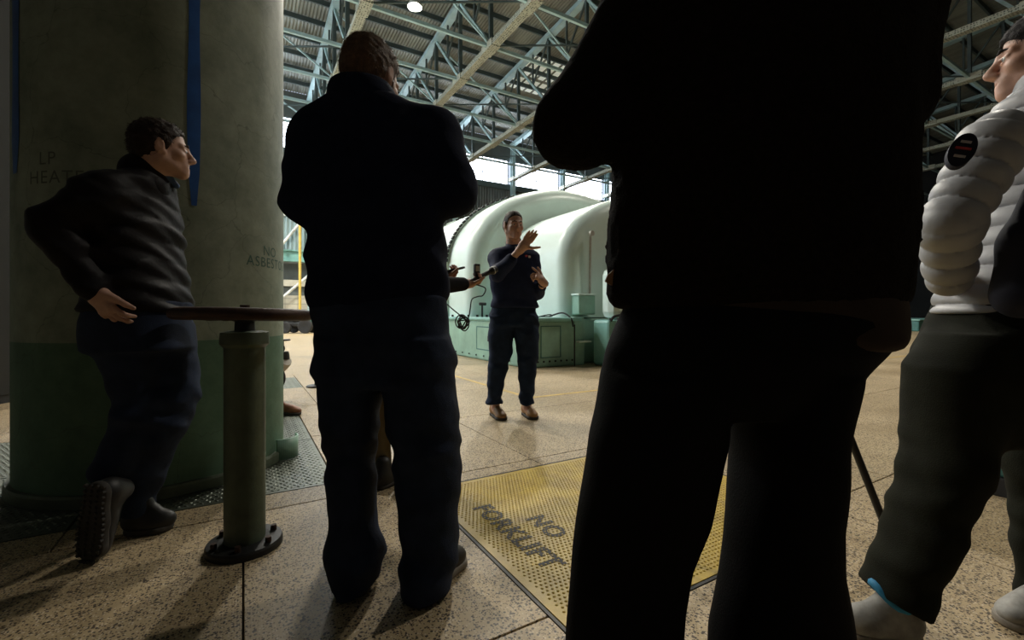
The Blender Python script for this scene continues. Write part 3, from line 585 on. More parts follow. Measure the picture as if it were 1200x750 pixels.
G().lathe([(.001, -.17), (.05, -.165), (.058, -.13), (.066, -.05), (.066, .03), (.058, .06), (.001, .065)], Lp(332, 426), n=28, axis=(.35, -.2, .3)).build('valve_body', 'grey', pw)
hw = Lp(325.5, 442); G().tube([hw + np.array([.085 * math.cos(a * PI / 14), -.05, .1 * math.sin(a * PI / 14)]) for a in range(28)], .022, 10, True).build('large_handwheel', 'rubber', pw)
G().bar(hw + (-.085, -.05, 0), hw + (.085, -.05, 0), .02, .02).build('wheel_spoke', 'rubber', pw); G().tube([Lp(325.5, 442) * (1, 1, 0), Lp(325.5, 430)], .035, 12).build('valve_leg', 'grey', pw)
# crumpled rag on the floor by the vessel base
rq = Wf0 = W(240, 553, floorF(553)); rg = np.random.RandomState(4); n_, k_ = 12, 12; v_ = []
for i in range(n_):
    for j in range(k_):
        x_, y_ = (i / 11 - .5), (j / 11 - .5); v_.append((x_ * .12 + rg.normal(0, .004), y_ * .10 + rg.normal(0, .004), max(.012, .05 * math.cos(x_ * 2.6) * math.cos(y_ * 2.6) * (1 + .6 * math.sin(9 * x_ + 5 * y_)) + rg.normal(0, .008))))
rag = mk('crumpled_rag', arr_mesh('crumpled_rag', v_, [(i * k_ + j, i * k_ + j + 1, (i + 1) * k_ + j + 1, (i + 1) * k_ + j) for i in range(n_ - 1) for j in range(k_ - 1)], smooth=False), 'cream'); rag.location = (rq[0], rq[1], -.008); tag(rag, 'small crumpled pale rag lying on the chequer plate by the vessel base', 'rag')
sol = rag.modifiers.new('thickness', 'SOLIDIFY'); sol.thickness = .003
# dark stanchion
sp_ = W(372, 453, floorF(453)); sp_[2] = 0
stn = empty('stanchion', sp_, 'dark steel stanchion on a round base plate beyond the navy fleece', 'stanchion')
G().tube([(0, 0, .01), (0, 0, 1.05)], .035, 14).build('post', 'iron', stn); G().lathe([(.001, .02), (.12, .02), (.13, .01), (.13, 0)], n=28).build('base_plate', 'iron', stn); G().lathe([(.001, 1.10), (.03, 1.09), (.042, 1.065), (.036, 1.04)], n=18).build('cap', 'iron', stn)
# pale pipe and box left of the vessel
lp = W(-3, 400, 5.9); lp[2] = 0
pl = empty('pipe_rack', lp, 'pale pipes on a dark rack left of the vessel', 'pipework', rz=.6)
for dx, m_ in ((-.1, 'grey'), (.06, 'iron'), (-.25, 'steelblue')): G().tube([(dx, 0, 0), (dx, 0, 4.4)], .045, 12).build('pipe', m_, pl)
for z in (.5, 1.6, 2.7, 3.8): G().box((-.4, .03, z), (.2, .07, z + .08)).build('rack_bar', 'iron', pl)
sw_ = W(-38, 400, 4.6); sg = empty('screening_cabinet', (sw_[0], sw_[1], 0), 'tall dark switchgear cabinet standing left of the vessel', 'cabinet', rz=-ANG)
G().box((-.42, -.3, .08), (.41, .3, 6.5), .01).build('body', 'dwall', sg); G().box((-.40, -.28, 0), (.39, .28, .08)).build('kick_base', 'black', sg); G().box((-.36, -.315, .2), (.35, -.3, 2.1), .004).build('door', 'clad', sg); G().box((.24, -.34, 1.0), (.27, -.315, 1.16), .004).build('door_handle', 'iron', sg)
for k in range(5):  # row added almost out of view to keep side window light off the vessel
    q_ = empty('screening_cabinet', (-3.6, 2.2 + k * 1.5, 0), 'tall dark cabinet added beside the vessel to block window light', 'cabinet', 'light-blocking cabinets added beside the vessel')
    G().box((-.4, -.7, .08), (.4, .7, 6.4), .01).build('body', 'dwall', q_); G().box((-.38, -.68, 0), (.38, .68, .08)).build('kick_base', 'black', q_); G().box((.4, -.6, .2), (.415, .6, 2.1), .004).build('door', 'clad', q_); G().box((.415, .4, 1.0), (.44, .43, 1.16), .004).build('door_handle', 'iron', q_)
# ------------------------------------------------------------------ tripod standing behind the tall visitor
ap = W(905, 277, 1.75); tp = empty('tripod', (ap[0], ap[1], 0), 'black tripod standing on the terrazzo behind the tall visitor', 'tripod')
for (px, py) in ((1056, 668), (920, 600), (770, 650)):
    ft = W(px, py, floorF(py)); m_ = ap + (ft - ap) * .52
    lg = child(G().tube([ap + (0, 0, -.02), m_], .0165, 10).build('leg', 'black'), tp); child(G().tube([m_ + (ap - m_) * .06, m_], .022, 10).build('leg_clamp', 'iron'), tp)
    child(G().tube([m_, ft + (0, 0, .012)], .0125, 10).build('leg', 'black'), tp); child(G().lathe([(.001, .03), (.015, .028), (.02, .01), (.02, 0)], (ft[0], ft[1], 0), n=14).build('rubber_foot', 'rubber'), tp)
child(G().lathe([(.03, -.06), (.05, -.03), (.05, .03), (.03, .05)], ap, n=20).build('crown', 'black'), tp); child(G().tube([ap, ap + (0, 0, .12)], .016, 10).build('centre_column', 'iron'), tp)
child(G().box(ap + (-.04, -.04, .12), ap + (.04, .04, .15), .005).build('head_plate', 'black'), tp); child(G().tube([ap + (0, 0, .1), ap + .22 * D(.2, -1, -.3) + (0, 0, .1)], .01, 8).build('pan_handle', 'black'), tp)
# ------------------------------------------------------------------ people: blended distance fields meshed by surface nets
def surfnet(xs, ys, zs, f):
    ins = f < 0; c = np.zeros(tuple(s - 1 for s in f.shape), np.int8)
    sl = (slice(0, -1), slice(1, None))
    for i in (0, 1):
        for j in (0, 1):
            for k in (0, 1): c += ins[sl[i], sl[j], sl[k]]
    act = (c > 0) & (c < 8); I, J, K = np.nonzero(act); n = len(I)
    idx = np.full(c.shape, -1, np.int32); idx[act] = np.arange(n)
    acc = np.zeros((n, 3)); cnt = np.zeros(n); cs = [(i, j, k) for i in (0, 1) for j in (0, 1) for k in (0, 1)]
    for a in cs:
        for b in cs:
            if sum(abs(p - q) for p, q in zip(a, b)) == 1 and a < b:
                fa = f[I + a[0], J + a[1], K + a[2]]; fb = f[I + b[0], J + b[1], K + b[2]]; m = (fa < 0) != (fb < 0)
                t = (fa / np.where(fa == fb, 1, fa - fb))[m]
                for d, (ax, ix) in enumerate(((xs, I), (ys, J), (zs, K))):
                    pa = ax[ix[m] + a[d]]; pb = ax[ix[m] + b[d]]; acc[m, d] += pa + (pb - pa) * t
                cnt[m] += 1
    v = acc / cnt[:, None]; Q = []
    s = ins[:-1, 1:-1, 1:-1] != ins[1:, 1:-1, 1:-1]; i, j, k = np.nonzero(s); j = j + 1; k = k + 1
    q = np.stack([idx[i, j - 1, k - 1], idx[i, j, k - 1], idx[i, j, k], idx[i, j - 1, k]], 1); fl = ~ins[i, j, k]; q[fl] = q[fl][:, ::-1]; Q.append(q)
    s = ins[1:-1, :-1, 1:-1] != ins[1:-1, 1:, 1:-1]; i, j, k = np.nonzero(s); i = i + 1; k = k + 1
    q = np.stack([idx[i - 1, j, k - 1], idx[i - 1, j, k], idx[i, j, k], idx[i, j, k - 1]], 1); fl = ~ins[i, j, k]; q[fl] = q[fl][:, ::-1]; Q.append(q)
    s = ins[1:-1, 1:-1, :-1] != ins[1:-1, 1:-1, 1:]; i, j, k = np.nonzero(s); i = i + 1; j = j + 1
    q = np.stack([idx[i - 1, j - 1, k], idx[i, j - 1, k], idx[i, j, k], idx[i - 1, j, k]], 1); fl = ~ins[i, j, k]; q[fl] = q[fl][:, ::-1]; Q.append(q)
    return v, np.concatenate(Q)
class SDF:
    def __init__(s, h=.009): s.ops = []; s.post = []; s.h = h; s.fine = []
    def _add(s, fn, lo, hi, k, mode=1): s.ops.append((fn, np.array(lo, float), np.array(hi, float), k, mode)); return s
    def cone(s, a, b, ra, rb, k=.02, wide=None, w=1.0, mode=1, mod=None):
        a = np.array(a, float); b = np.array(b, float); ab = b - a; L2 = max(ab @ ab, 1e-9); L = math.sqrt(L2); m = max(ra, rb) * max(w, 1) + (.03 if mod else 0)
        wv = None if wide is None else nrm(wide)
        def fn(X, Y, Z):
            px, py, pz = X - a[0], Y - a[1], Z - a[2]; t = np.clip((px * ab[0] + py * ab[1] + pz * ab[2]) / L2, 0, 1)
            qx, qy, qz = px - t * ab[0], py - t * ab[1], pz - t * ab[2]
            if wv is not None:
                c = (qx * wv[0] + qy * wv[1] + qz * wv[2]) * (1 - 1 / w); qx = qx - c * wv[0]; qy = qy - c * wv[1]; qz = qz - c * wv[2]
            r = ra + (rb - ra) * t
            if mod is not None: r = r + mod(t * L)
            return np.sqrt(qx * qx + qy * qy + qz * qz) - r
        return s._add(fn, np.minimum(a, b) - m, np.maximum(a, b) + m, k, mode)
    def chain(s, pts, rs, k=.02, **kw):
        for i in range(len(pts) - 1): s.cone(pts[i], pts[i + 1], rs[i], rs[i + 1], k, **kw)
        return s
    def ell(s, c, fr, rad, k=.02, mode=1):
        c = np.array(c, float); A = np.array(fr, float); rad = np.array(rad, float); e = np.sqrt((A.T ** 2) @ (rad ** 2))
        def fn(X, Y, Z):
            px, py, pz = X - c[0], Y - c[1], Z - c[2]; k0 = 0; k1 = 0
            for i in range(3):
                u = px * A[i][0] + py * A[i][1] + pz * A[i][2]; k0 = k0 + (u / rad[i]) ** 2; k1 = k1 + (u / rad[i] ** 2) ** 2
            k0 = np.sqrt(k0); k1 = np.sqrt(k1) + 1e-6; return k0 * (k0 - 1) / k1
        return s._add(fn, c - e, c + e, k, mode)
    def loft(s, secs, side, fwd, k=.03, flat=.012, mod=None, exp=2.3):
        """secs = (z, x, y, half width along side, half depth along fwd), any order"""
        S = np.array(sorted(secs), float); z0, z1 = S[0, 0], S[-1, 0]; sd, fw = nrm(side), nrm(fwd)
        m = S[:, 3:5].max() * 1.15 + .03
        def fn(X, Y, Z):
            zz = Z + 0 * X[:, :1, :1] * 0 if False else Z
            cx, cy, a, b = (np.interp(zz, S[:, 0], S[:, i]) for i in (1, 2, 3, 4))
            px, py = X - cx, Y - cy; u = np.abs(px * sd[0] + py * sd[1]) / a; v = np.abs(px * fw[0] + py * fw[1]) / b
            d = ((u ** exp + v ** exp) ** (1 / exp) - 1) * np.minimum(a, b)
            if mod is not None: d = d - mod(X, Y, Z)
            e = np.maximum(Z - z1, z0 - Z)
            return np.maximum(d, e) if flat == 0 else np.where((d > -flat) & (e > -flat), np.sqrt(np.maximum(d + flat, 0) ** 2 + np.maximum(e + flat, 0) ** 2) - flat, np.maximum(d, e))
        lo = np.array([S[:, 1].min() - m, S[:, 2].min() - m, z0]); hi = np.array([S[:, 1].max() + m, S[:, 2].max() + m, z1])
        return s._add(fn, lo, hi, k)
    def cut(s, p, n):
        p = np.array(p, float); n = nrm(n); s.post.append(lambda f, X, Y, Z: np.maximum(f, (X - p[0]) * n[0] + (Y - p[1]) * n[1] + (Z - p[2]) * n[2])); return s
    def wrinkle(s, amp=.004, sc=16.0, ph=0.0, zdir=1.0, zones=()):
        """cloth folds: soft undulation plus sharp creases, stronger in the zones (height, spread, gain)"""
        def fn(f, X, Y, Z):
            w = 1.3 * np.sin(X * sc * .5 + ph) + 1.1 * np.sin(Y * sc * .6 + 1.7 * ph) + .9 * np.sin(Z * sc * .45 + 2.3 * ph)
            g = .35
            for z, sp, gn in zones: g = g + gn * np.exp(-((Z - z) / sp) ** 2)
            a = Z * sc * 1.1 * zdir + X * sc * .7 - Y * sc * .5 + w + ph; b = Z * sc * 1.9 - X * sc * 1.1 + Y * sc * .8 + 2.1 * ph + 1.4 * w
            c = Z * sc * 3.4 + X * sc * 1.2 + Y * sc * 1.0 + 1.7 * w
            r = (1 - 1.6 * np.abs(np.sin(a * .5))) + .75 * (1 - 1.6 * np.abs(np.sin(b * .5))) + .4 * np.sin(c)
            return (f - amp * g * r).astype(np.float32)
        s.post.append(fn); return s
    def fuzz(s, amp, sc=90.0):
        s.post.append(lambda f, X, Y, Z: f - amp * (np.sin(X * sc + 3 * np.sin(Z * sc * .31)) * np.sin(Y * sc * 1.1 + 2 * np.sin(X * sc * .27)) * np.sin(Z * sc * .93 + 2 * np.sin(Y * sc * .37)))); return s
    def mesh(s, name):
        pad = .03; lo = np.min([o[1] for o in s.ops if o[4] > 0], 0) - pad; hi = np.max([o[2] for o in s.ops if o[4] > 0], 0) + pad
        ax = []
        for d in range(3):
            p = lo[d]; a = [p]
            while p < hi[d]:
                step = s.h
                for (dd, q0, q1, hh) in s.fine:
                    if dd == d and q0 - hh < p < q1: step = min(step, hh)
                p += step; a.append(p)
            ax.append(np.array(a))
        xs, ys, zs = ax; f = np.full((len(xs), len(ys), len(zs)), .25, np.float32)
        for fn, l, h, k, mode in s.ops:
            mg = k + .03; sl = []; sub = []
            for d in range(3):
                i0 = max(np.searchsorted(ax[d], l[d] - mg) - 1, 0); i1 = min(np.searchsorted(ax[d], h[d] + mg) + 1, len(ax[d])); sl.append(slice(i0, i1)); sub.append(ax[d][i0:i1])
            sl = tuple(sl)
            if any(len(q) == 0 for q in sub): continue
            d_ = fn(sub[0][:, None, None], sub[1][None, :, None], sub[2][None, None, :]).astype(np.float32); a = f[sl]
            if mode > 0: hh = np.maximum(k - np.abs(a - d_), 0) / k; f[sl] = np.minimum(a, d_) - hh * hh * k * .25
            else: d_ = -d_; hh = np.maximum(k - np.abs(a - d_), 0) / k; f[sl] = np.maximum(a, d_) + hh * hh * k * .25
        X, Y, Z = xs[:, None, None], ys[None, :, None], zs[None, None, :]
        for p in s.post: f = p(f, X, Y, Z)
        f[[0, -1]] = .1; f[:, [0, -1]] = .1; f[:, :, [0, -1]] = .1
        v, q = surfnet(xs, ys, zs, f); return arr_mesh(name, v, q)

CAMR, CAMF = D(1, 0), D(0, 1)
def sec(y, xl, xr, F, depth):
    """torso or leg section from a pixel row: left and right outline, distance, depth of the body along the view"""
    A = (xr - xl) / 2 / FPX * F; xm = (xl + xr) / 2; c = W(xm, y, F); t = (xm - CX) / FPX; b = depth / 2
    a2 = A * A - (b * t) ** 2
    if a2 < (A * .62) ** 2: a2 = (A * .62) ** 2; b = min(b, A * .78 / max(abs(t), .05))
    return (c[2], c[0], c[1], math.sqrt(a2), b)
class P:
    """one person: an Empty at the feet, clothes and body as children"""
    def __init__(s, base, label, group=None):
        s.e = empty('person', (base[0], base[1], 0), label, 'person', group)
    def put(s, name, me, m, label=None, parent=None):
        o = mk(name, me, m)
        if parent is None: child(o, s.e)
        else: o.parent = parent
        if label: o['label'] = label
        return o
def frame(face, pitch=0.0, roll=0.0):
    """right, forward, up of a head"""
    fy = nrm(np.array([face[0], face[1], 0])); rx = np.cross(fy, UP); uz = UP * math.cos(pitch) + fy * math.sin(pitch); fy = fy * math.cos(pitch) - UP * math.sin(pitch)
    r2 = rx * math.cos(roll) + uz * math.sin(roll); u2 = uz * math.cos(roll) - rx * math.sin(roll); return r2, fy, u2
def head(s, c, fr, sc=1.0, neck_to=None, female=False):
    A = np.array(fr); T = lambda x, y, z: np.array(c) + sc * (A[0] * x + A[1] * y + A[2] * z); E = lambda p, r, k=.015, mode=1: s.ell(T(*p), A, np.array(r) * sc, k * sc, mode)
    C = lambda p, q, r0, r1, k=.012, mode=1: s.cone(T(*p), T(*q), r0 * sc, r1 * sc, k * sc, mode=mode)
    E((0, -.015, .035), (.073, .096, .083)); E((0, .02, -.035), (.060, .068, .080), .03); E((0, -.03, -.02), (.064, .07, .07), .03)
    for q in (-1, 1):
        C((q * .052, -.005, -.06), (q * .012, .068, -.098), .02, .016, .03); E((q * .040, .058, -.028), (.022, .022, .02), .02)
        C((q * .012, .084, .016), (q * .045, .068, .014), .010, .008, .016); E((q * .031, .098, -.004), (.018, .016, .011), .012, -1)
        E((q * .031, .074, -.006), (.014, .0125, .0125), .004); C((q * .018, .088, .000), (q * .044, .077, .001), .0035, .003, .004); C((q * .019, .087, -.013), (q * .043, .076, -.012), .003, .0025, .004)
        E((q * .012, .098, -.042), (.009, .010, .008), .008); E((q * .079, -.012, -.004), (.0085, .020, .033), .008); E((q * .090, -.007, .002), (.006, .010, .018), .005, -1); E((q * .074, .002, -.03), (.006, .009, .011), .006)
    E((0, .070, -.102), (.024, .020, .018), .022); C((0, .086, .008), (0, .112, -.034), .0085, .0115, .014); E((0, .108, -.037), (.0125, .012, .010), .008)
    E((0, .077, -.068), (.030, .018, .022), .02); C((-.018, .086, -.064), (.018, .086, -.064), .0062, .0062, .006); C((-.015, .085, -.077), (.015, .085, -.077), .0072, .0072, .006); C((-.024, .099, -.0702), (.024, .099, -.0702), .0085, .0085, .002, -1) if False else C((-.024, .0945, -.0703), (.024, .0945, -.0703), .0028, .0028, .003, -1)
    s.cone(T(0, -.028, -.03), neck_to if neck_to is not None else T(0, -.045, -.17), .056 * sc, .062 * sc, .03)
def hair_mesh(c, fr, sc=1.0, h=.006, amp=.003, cutz=0.0, back=0.0, vol=1.0, low=-.085):
    s = SDF(h); A = np.array(fr); T = lambda x, y, z: np.array(c) + sc * (A[0] * x + A[1] * y + A[2] * z)
    s.ell(T(0, -.018, .040), A, np.array((.079 * vol, .103 * vol, .089 * vol)) * sc, .02); s.ell(T(0, -.03, .008), A, np.array((.0765 * vol, .085, .062)) * sc, .02); s.ell(T(0, -.045 - back, -.01), A, np.array((.071, .071 + back * .5, .078)) * sc, .03)
    o_ = np.array(c)
    def hairline(f, X, Y, Z):
        px, py, pz = (X - o_[0]) / sc, (Y - o_[1]) / sc, (Z - o_[2]) / sc; y = px * A[1][0] + py * A[1][1] + pz * A[1][2]; z = px * A[2][0] + py * A[2][1] + pz * A[2][2] - cutz
        return np.maximum(f, .75 * sc * (y - np.interp(z, (-.11, -.06, -.035, -.02, .03, .05, .066, .10), (-.05, -.04, -.012, .014, .034, .046, .066, .12)))).astype(np.float32)
    s.post.append(hairline); s.cut(T(0, 0, low), -A[2])
    for q in (-1, 1): s.ell(T(q * .088, -.006, -.010), A, np.array((.024, .018, .028)) * sc, .004, -1)
    s.fuzz(amp, 150)
    return s.mesh('hair')
def tufts(me, n, length, width, flow, seed=3, ok=None):
    """short blades of hair rooted on a cap"""
    r = np.random.RandomState(seed); k = len(me.vertices); co = np.zeros(k * 3, np.float32); me.vertices.foreach_get('co', co); co = co.reshape(-1, 3)
    no = np.zeros(k * 3, np.float32); me.vertices.foreach_get('normal', no); no = no.reshape(-1, 3); pick = r.randint(0, k, n)
    p, nn = co[pick], no[pick]; fl = np.array(flow)[None, :] + r.normal(0, .45, (n, 3)); d = fl - nn * (fl * nn).sum(1)[:, None]; d /= np.linalg.norm(d, axis=1)[:, None] + 1e-6
    d = d * .85 + nn * r.uniform(.18, .5, n)[:, None]; sd = np.cross(d, nn); sd /= np.linalg.norm(sd, axis=1)[:, None] + 1e-6; L = length * r.uniform(.5, 1.2, n)[:, None]
    a = p - nn * .002; v = np.stack([a - sd * width, a + sd * width, a + d * L * .6 + sd * width * .7, a + d * L * .6 - sd * width * .7, a + d * L - nn * L * .12], 1).reshape(-1, 3); b = (np.arange(n) * 5)[:, None]
    return arr_mesh('hair_tufts', v, b + np.array([0, 1, 2, 3]), b + np.array([3, 2, 4]))
def face_bits(p, c, fr, sc=1.0, brow='hair_dark'):
    A = np.array(fr); T = lambda x, y, z: np.array(c) + sc * (A[0] * x + A[1] * y + A[2] * z)
    for q in (-1, 1):
        g = G(); n = 14; v0 = T(q * .031, .0765, -.006); prof = [(.0118 * sc * math.sin(t), .0118 * sc * math.cos(t)) for t in np.linspace(PI / 2, .02, 8)]
        g.lathe(prof, v0, n, A[1]); eye = p.put('eye', g.mesh('eye'), 'eye'); g = G(); g.lathe([(.0058 * sc, .0106 * sc), (.003 * sc, .0119 * sc), (.0003, .0123 * sc)], v0, n, A[1]); i = p.put('iris', g.mesh('iris'), 'iris', parent=eye)
        s = SDF(.0025); s.chain([T(q * .012, .0935, .018), T(q * .03, .090, .023), T(q * .047, .072, .017)], [.0035 * sc, .0042 * sc, .0022 * sc], .004); p.put('eyebrow', s.mesh('eyebrow'), brow)
def hand(s, w, d, n, th, curl=(.25, .35, .3), spread=.1, thumb=(.6, .35), sc=1.0, curls=None):
    """w wrist, d along the hand, n out of the palm, th +1/-1: thumb side = th * cross(d, n)"""
    d = nrm(d); n = nrm(np.array(n) - d * (np.array(n) @ d)); sd = np.cross(d, n) * th; w = np.array(w, float)
    s.cone(w - d * .02, w + d * .03 * sc, .026 * sc, .030 * sc, .02, wide=sd, w=1.15)
    for q in (.022, .0, -.022): s.cone(w + d * .02 * sc + sd * q * .8 * sc, w + d * .088 * sc + sd * q * sc, .016 * sc, .0125 * sc, .016)
    for i, (o, L) in enumerate(((.030, .072), (.010, .080), (-.011, .074), (-.030, .058))):
        cu = curls[i] if curls else curl; p = w + d * (.088 - .006 * abs(i - 1.2)) * sc + sd * o * sc; a = 0; dd = nrm(d + sd * spread * (o / .03)); r = [.0098, .0090, .0083, .0070]
        for j, fr_ in enumerate((.45, .30, .25)):
            a += cu[j]; dv = dd * math.cos(a) + n * math.sin(a); q = p + dv * L * fr_ * sc; s.cone(p, q, r[j] * sc, r[j + 1] * sc, .004); p = q
    p = w + d * .028 * sc + sd * .026 * sc; dv = nrm(d * math.cos(thumb[0]) + sd * math.sin(thumb[0]) + n * thumb[1]); q = p + dv * .045 * sc; s.cone(p, q, .0155 * sc, .0115 * sc, .012)
    dv = nrm(dv + d * .25 + n * .1); q2 = q + dv * .030 * sc; s.cone(q, q2, .0112 * sc, .0098 * sc, .004); s.cone(q2, q2 + nrm(dv + n * .15) * .024 * sc, .0098 * sc, .0078 * sc, .004)
def shoe(p, heel, toe, up, m, msole, ankle_top=.10, h=.006, lugs=False, wide=1.0, boot=False, collar=None, label=None):
    heel, toe = np.array(heel, float), np.array(toe, float); d = nrm(toe - heel); L = np.linalg.norm(toe - heel); u = nrm(np.array(up) - d * (np.array(up) @ d)); sd = np.cross(d, u); fr = np.array([sd, d, u])
    T = lambda x, y, z: heel + sd * x + d * y + u * z
    s = SDF(h); s.ell(T(0, .045, .055), fr, (.038 * wide, .047, .05), .03); s.ell(T(0, L * .5, .05), fr, (.040 * wide, .09, .042), .04); s.ell(T(0, L - .062, .036), fr, (.047 * wide, .062, .032), .03)
    s.cone(T(0, .055, .06), T(0, .06, ankle_top), .042 * wide, .040, .03)
    s.cone(T(0, .10, .085), T(0, L - .09, .058), .02, .018, .03); s.cut(T(0, 0, .018), -u); up_ = p.put('shoe' if not boot else 'boot', s.mesh('shoe'), m, label)
    s = SDF(h); s.chain([T(0, .042, .016), T(0, L * .5, .016), T(0, L - .056, .016)], [.044 * wide, .043 * wide, .053 * wide], .03); s.cut(T(0, 0, 0), -u); s.cut(T(0, 0, .027), u); so = p.put('sole', s.mesh('sole'), msole, parent=up_)
    if lugs:
        g = G()
        for y in np.arange(.012, L - .004, .019):
            hw_ = .034 * wide + .012 * math.sin(min(1, max(0, (y - .09) / (L - .12))) * PI) ; hw_ = min(hw_, math.sqrt(max(.0004, .044 ** 2 - (max(0, .04 - y)) ** 2 - (max(0, y - L + .05)) ** 2)))
            for x in (-hw_, -hw_ * .33, hw_ * .33, hw_): g.lathe([(.0075, -.003), (.006, .007), (.001, .008)], T(x, y, 0), 7, -u)
        p.put('tread_lug', g.mesh('tread'), msole, parent=up_)['kind'] = 'stuff'
    if collar:
        P_ = [T(.045 * wide * math.cos(a), .06 + .052 * math.sin(a), ankle_top - .012 - .02 * math.cos(2 * a)) for a in np.linspace(0, 2 * PI, 25)[:-1]]; p.put('collar_lining', G().tube(P_, .011, 8, True).mesh('collar'), collar, parent=up_)
    lace = G()
    for i in range(4):
        y = .11 + i * (L - .21) / 4; z = .098 - i * .008; lace.tube([T(-.024, y, z - .014), T(0, y + .004, z), T(.024, y, z - .014)], .003, 6)
    lo = p.put('laces', lace.mesh('laces'), 'sole' if m == 'blackshoe' else 'dsole', parent=up_)
    return up_
def Wf(px, py): q = W(px, py, floorF(py)); q[2] = 0; return q
def body(J, hc, fr, h=.009, sc=1.0, hands=(), fine_head=.0045):
    s = SDF(h); sh = nrm(J['sr'] - J['sl']); mid = (J['hl'] + J['hr']) / 2
    s.chain([mid, mid * .5 + J['neck'] * .5, J['neck'] - UP * .10], [.06, .06, .06], .04, wide=sh, w=1.3); s.cone(J['neck'] - UP * .10, J['neck'], .055, .052, .04)
    s.cone(J['sl'], J['sr'], .035, .035, .03)
    for q in 'lr':
        s.chain([J['s' + q], J['e' + q], J['w' + q]], [.036, .034, .026], .02); s.chain([J['h' + q], J['k' + q], J['a' + q]], [.05, .034, .028], .03); s.cone(J['h' + q], mid, .055, .06, .04)
        ft = J['a' + q] + (J['t' + q] - J['a' + q]) * .55; s.cone(J['a' + q], ft, .034, .026, .02)
    head(s, hc, fr, sc, J['neck'])
    for a in hands: hand(s, **a)
    s.fine = [(2, hc[2] - .16, hc[2] + .16, fine_head), (0, hc[0] - .13, hc[0] + .13, fine_head), (1, hc[1] - .13, hc[1] + .13, fine_head)]
    for a in hands:
        w = np.array(a['w']); c = w + nrm(a['d']) * .08
        for d in range(3): s.fine.append((d, c[d] - .13, c[d] + .13, .005))
    return s.mesh('body')
def ring(g, P_, r, n=8): return g.tube(P_, r, n, True)

# ---- the speaker
p = P(Wf(603, 490), 'man in navy pullover, jeans and tan boots speaking with one hand raised')
hc = W(602, 264, 3.88); fr = frame(D(.42, -1), .05)
J = dict(neck=W(602, 288, 3.93), sl=W(622, 303, 3.95), sr=W(582, 302, 3.93), el=W(631, 342, 3.97), er=W(583, 321, 3.71), wl=W(637, 331, 3.72), wr=W(611, 291, 3.60), hl=W(613, 372, 3.95), hr=W(590, 372, 3.95), kl=W(618, 425, 3.92), kr=W(587, 425, 3.92), al=W(617, 477, 3.98), ar=W(580, 478, 3.99), tl=Wf(628, 492), tr=Wf(590, 493))
hR = dict(w=J['wr'], d=D(.62, -.1, .80), n=D(.25, -1, .1), th=1, curl=(.10, .16, .12), spread=-.01, thumb=(1.0, .2), sc=1.08)
if (np.cross(nrm(hR['d']), nrm(hR['n'])) @ CAMR) < 0: hR['th'] = -1
hL = dict(w=J['wl'], d=D(-.55, -.45, .55), n=D(-.5, .6, -.35), th=1, curls=[(.1, .15, .1), (.9, .9, .5), (1.0, 1.0, .6), (1.0, 1.0, .6)], thumb=(.95, .1), sc=1.0)
if (np.cross(nrm(hL['d']), nrm(hL['n']))[2]) < 0: hL['th'] = -1
p.put('body', body(J, hc, fr, hands=(hR, hL)), 'skin_pale'); face_bits(p, hc, fr, 1, 'hair_dark')
hm = hair_mesh(hc, fr, 1.0, .004, .002, .003, 0, .97, -.07); ho = p.put('hair', hm, 'hair_dark', 'short cropped dark hair'); p.put('hair_tufts', tufts(hm, 2500, .009, .0009, fr[1] * .5 - fr[2] * .4, 11), 'hair_dark', parent=ho)['kind'] = 'stuff'
s = SDF(.007); s.loft([sec(y, a, b, 3.93, d) for y, a, b, d in ((289, 589, 615, .14), (293, 582, 622, .19), (299, 575, 628, .23), (312, 573, 630, .25), (333, 575, 629, .25), (350, 577, 627, .25), (361, 575, 629, .25))], CAMR, CAMF)
s.chain([J['sr'], J['er']], [.070, .062], .05); s.cone(J['er'], J['er'] * .42 + J['wr'] * .58, .060, .050, .03); s.chain([J['sl'], J['el']], [.068, .058], .05); s.cone(J['el'], J['el'] * .45 + J['wl'] * .55, .056, .048, .03)
s.cone(J['neck'] - UP * .02, J['neck'] + UP * .035 + CAMF * .01, .068, .066, .03); s.wrinkle(.006, 17, .4, 1, ((1.0, .12, .9), (1.3, .12, .7))); top = p.put('pullover', s.mesh('pullover'), 'navy2', 'navy zip-neck pullover with pushed-up sleeves')
g = G(); 
for k_, m_ in ((0, 'logor'), (1, 'logo')):
    b = W(617 + k_ * 3.5, 300 + k_, 3.79); g = G(); g.box(b - (.009, .006, .008), b + (.009, .006, .008), .002); p.put('chest_logo', g.mesh('logo'), m_, parent=top)
b = W(604, 292, 3.80); p.put('zip', G().tube([W(604.5, 289, 3.845), W(604.5, 297, 3.805), W(604.5, 304, 3.80)], .004, 6).mesh('zip'), 'grey', parent=top)
s = SDF(.007); s.loft([sec(y, a, b, 3.94, d) for y, a, b, d in ((356, 577, 627, .22), (366, 575, 629, .25), (382, 573, 631, .25))], CAMR, CAMF)
s.loft([sec(y, a, b, 3.94, d) for y, a, b, d in ((370, 574, 604, .24), (393, 572, 602, .23), (415, 573, 600, .19), (440, 571, 593, .17), (458, 571, 589, .15), (473, 570.5, 589, .15))], CAMR, CAMF, .015); s.loft([sec(y, a, b, 3.94, d) for y, a, b, d in ((370, 600, 630, .24), (393, 602, 632, .23), (415, 606, 631, .19), (440, 607, 628, .17), (458, 609, 626, .15), (473, 608.5, 626.5, .15))], CAMR, CAMF, .015)
s.wrinkle(.006, 22, 1.2, 1.3, ((.16, .1, 1.0), (.5, .08, .9), (.82, .08, .8))); p.put('jeans', s.mesh('jeans'), 'denim2', 'slim dark navy jeans')
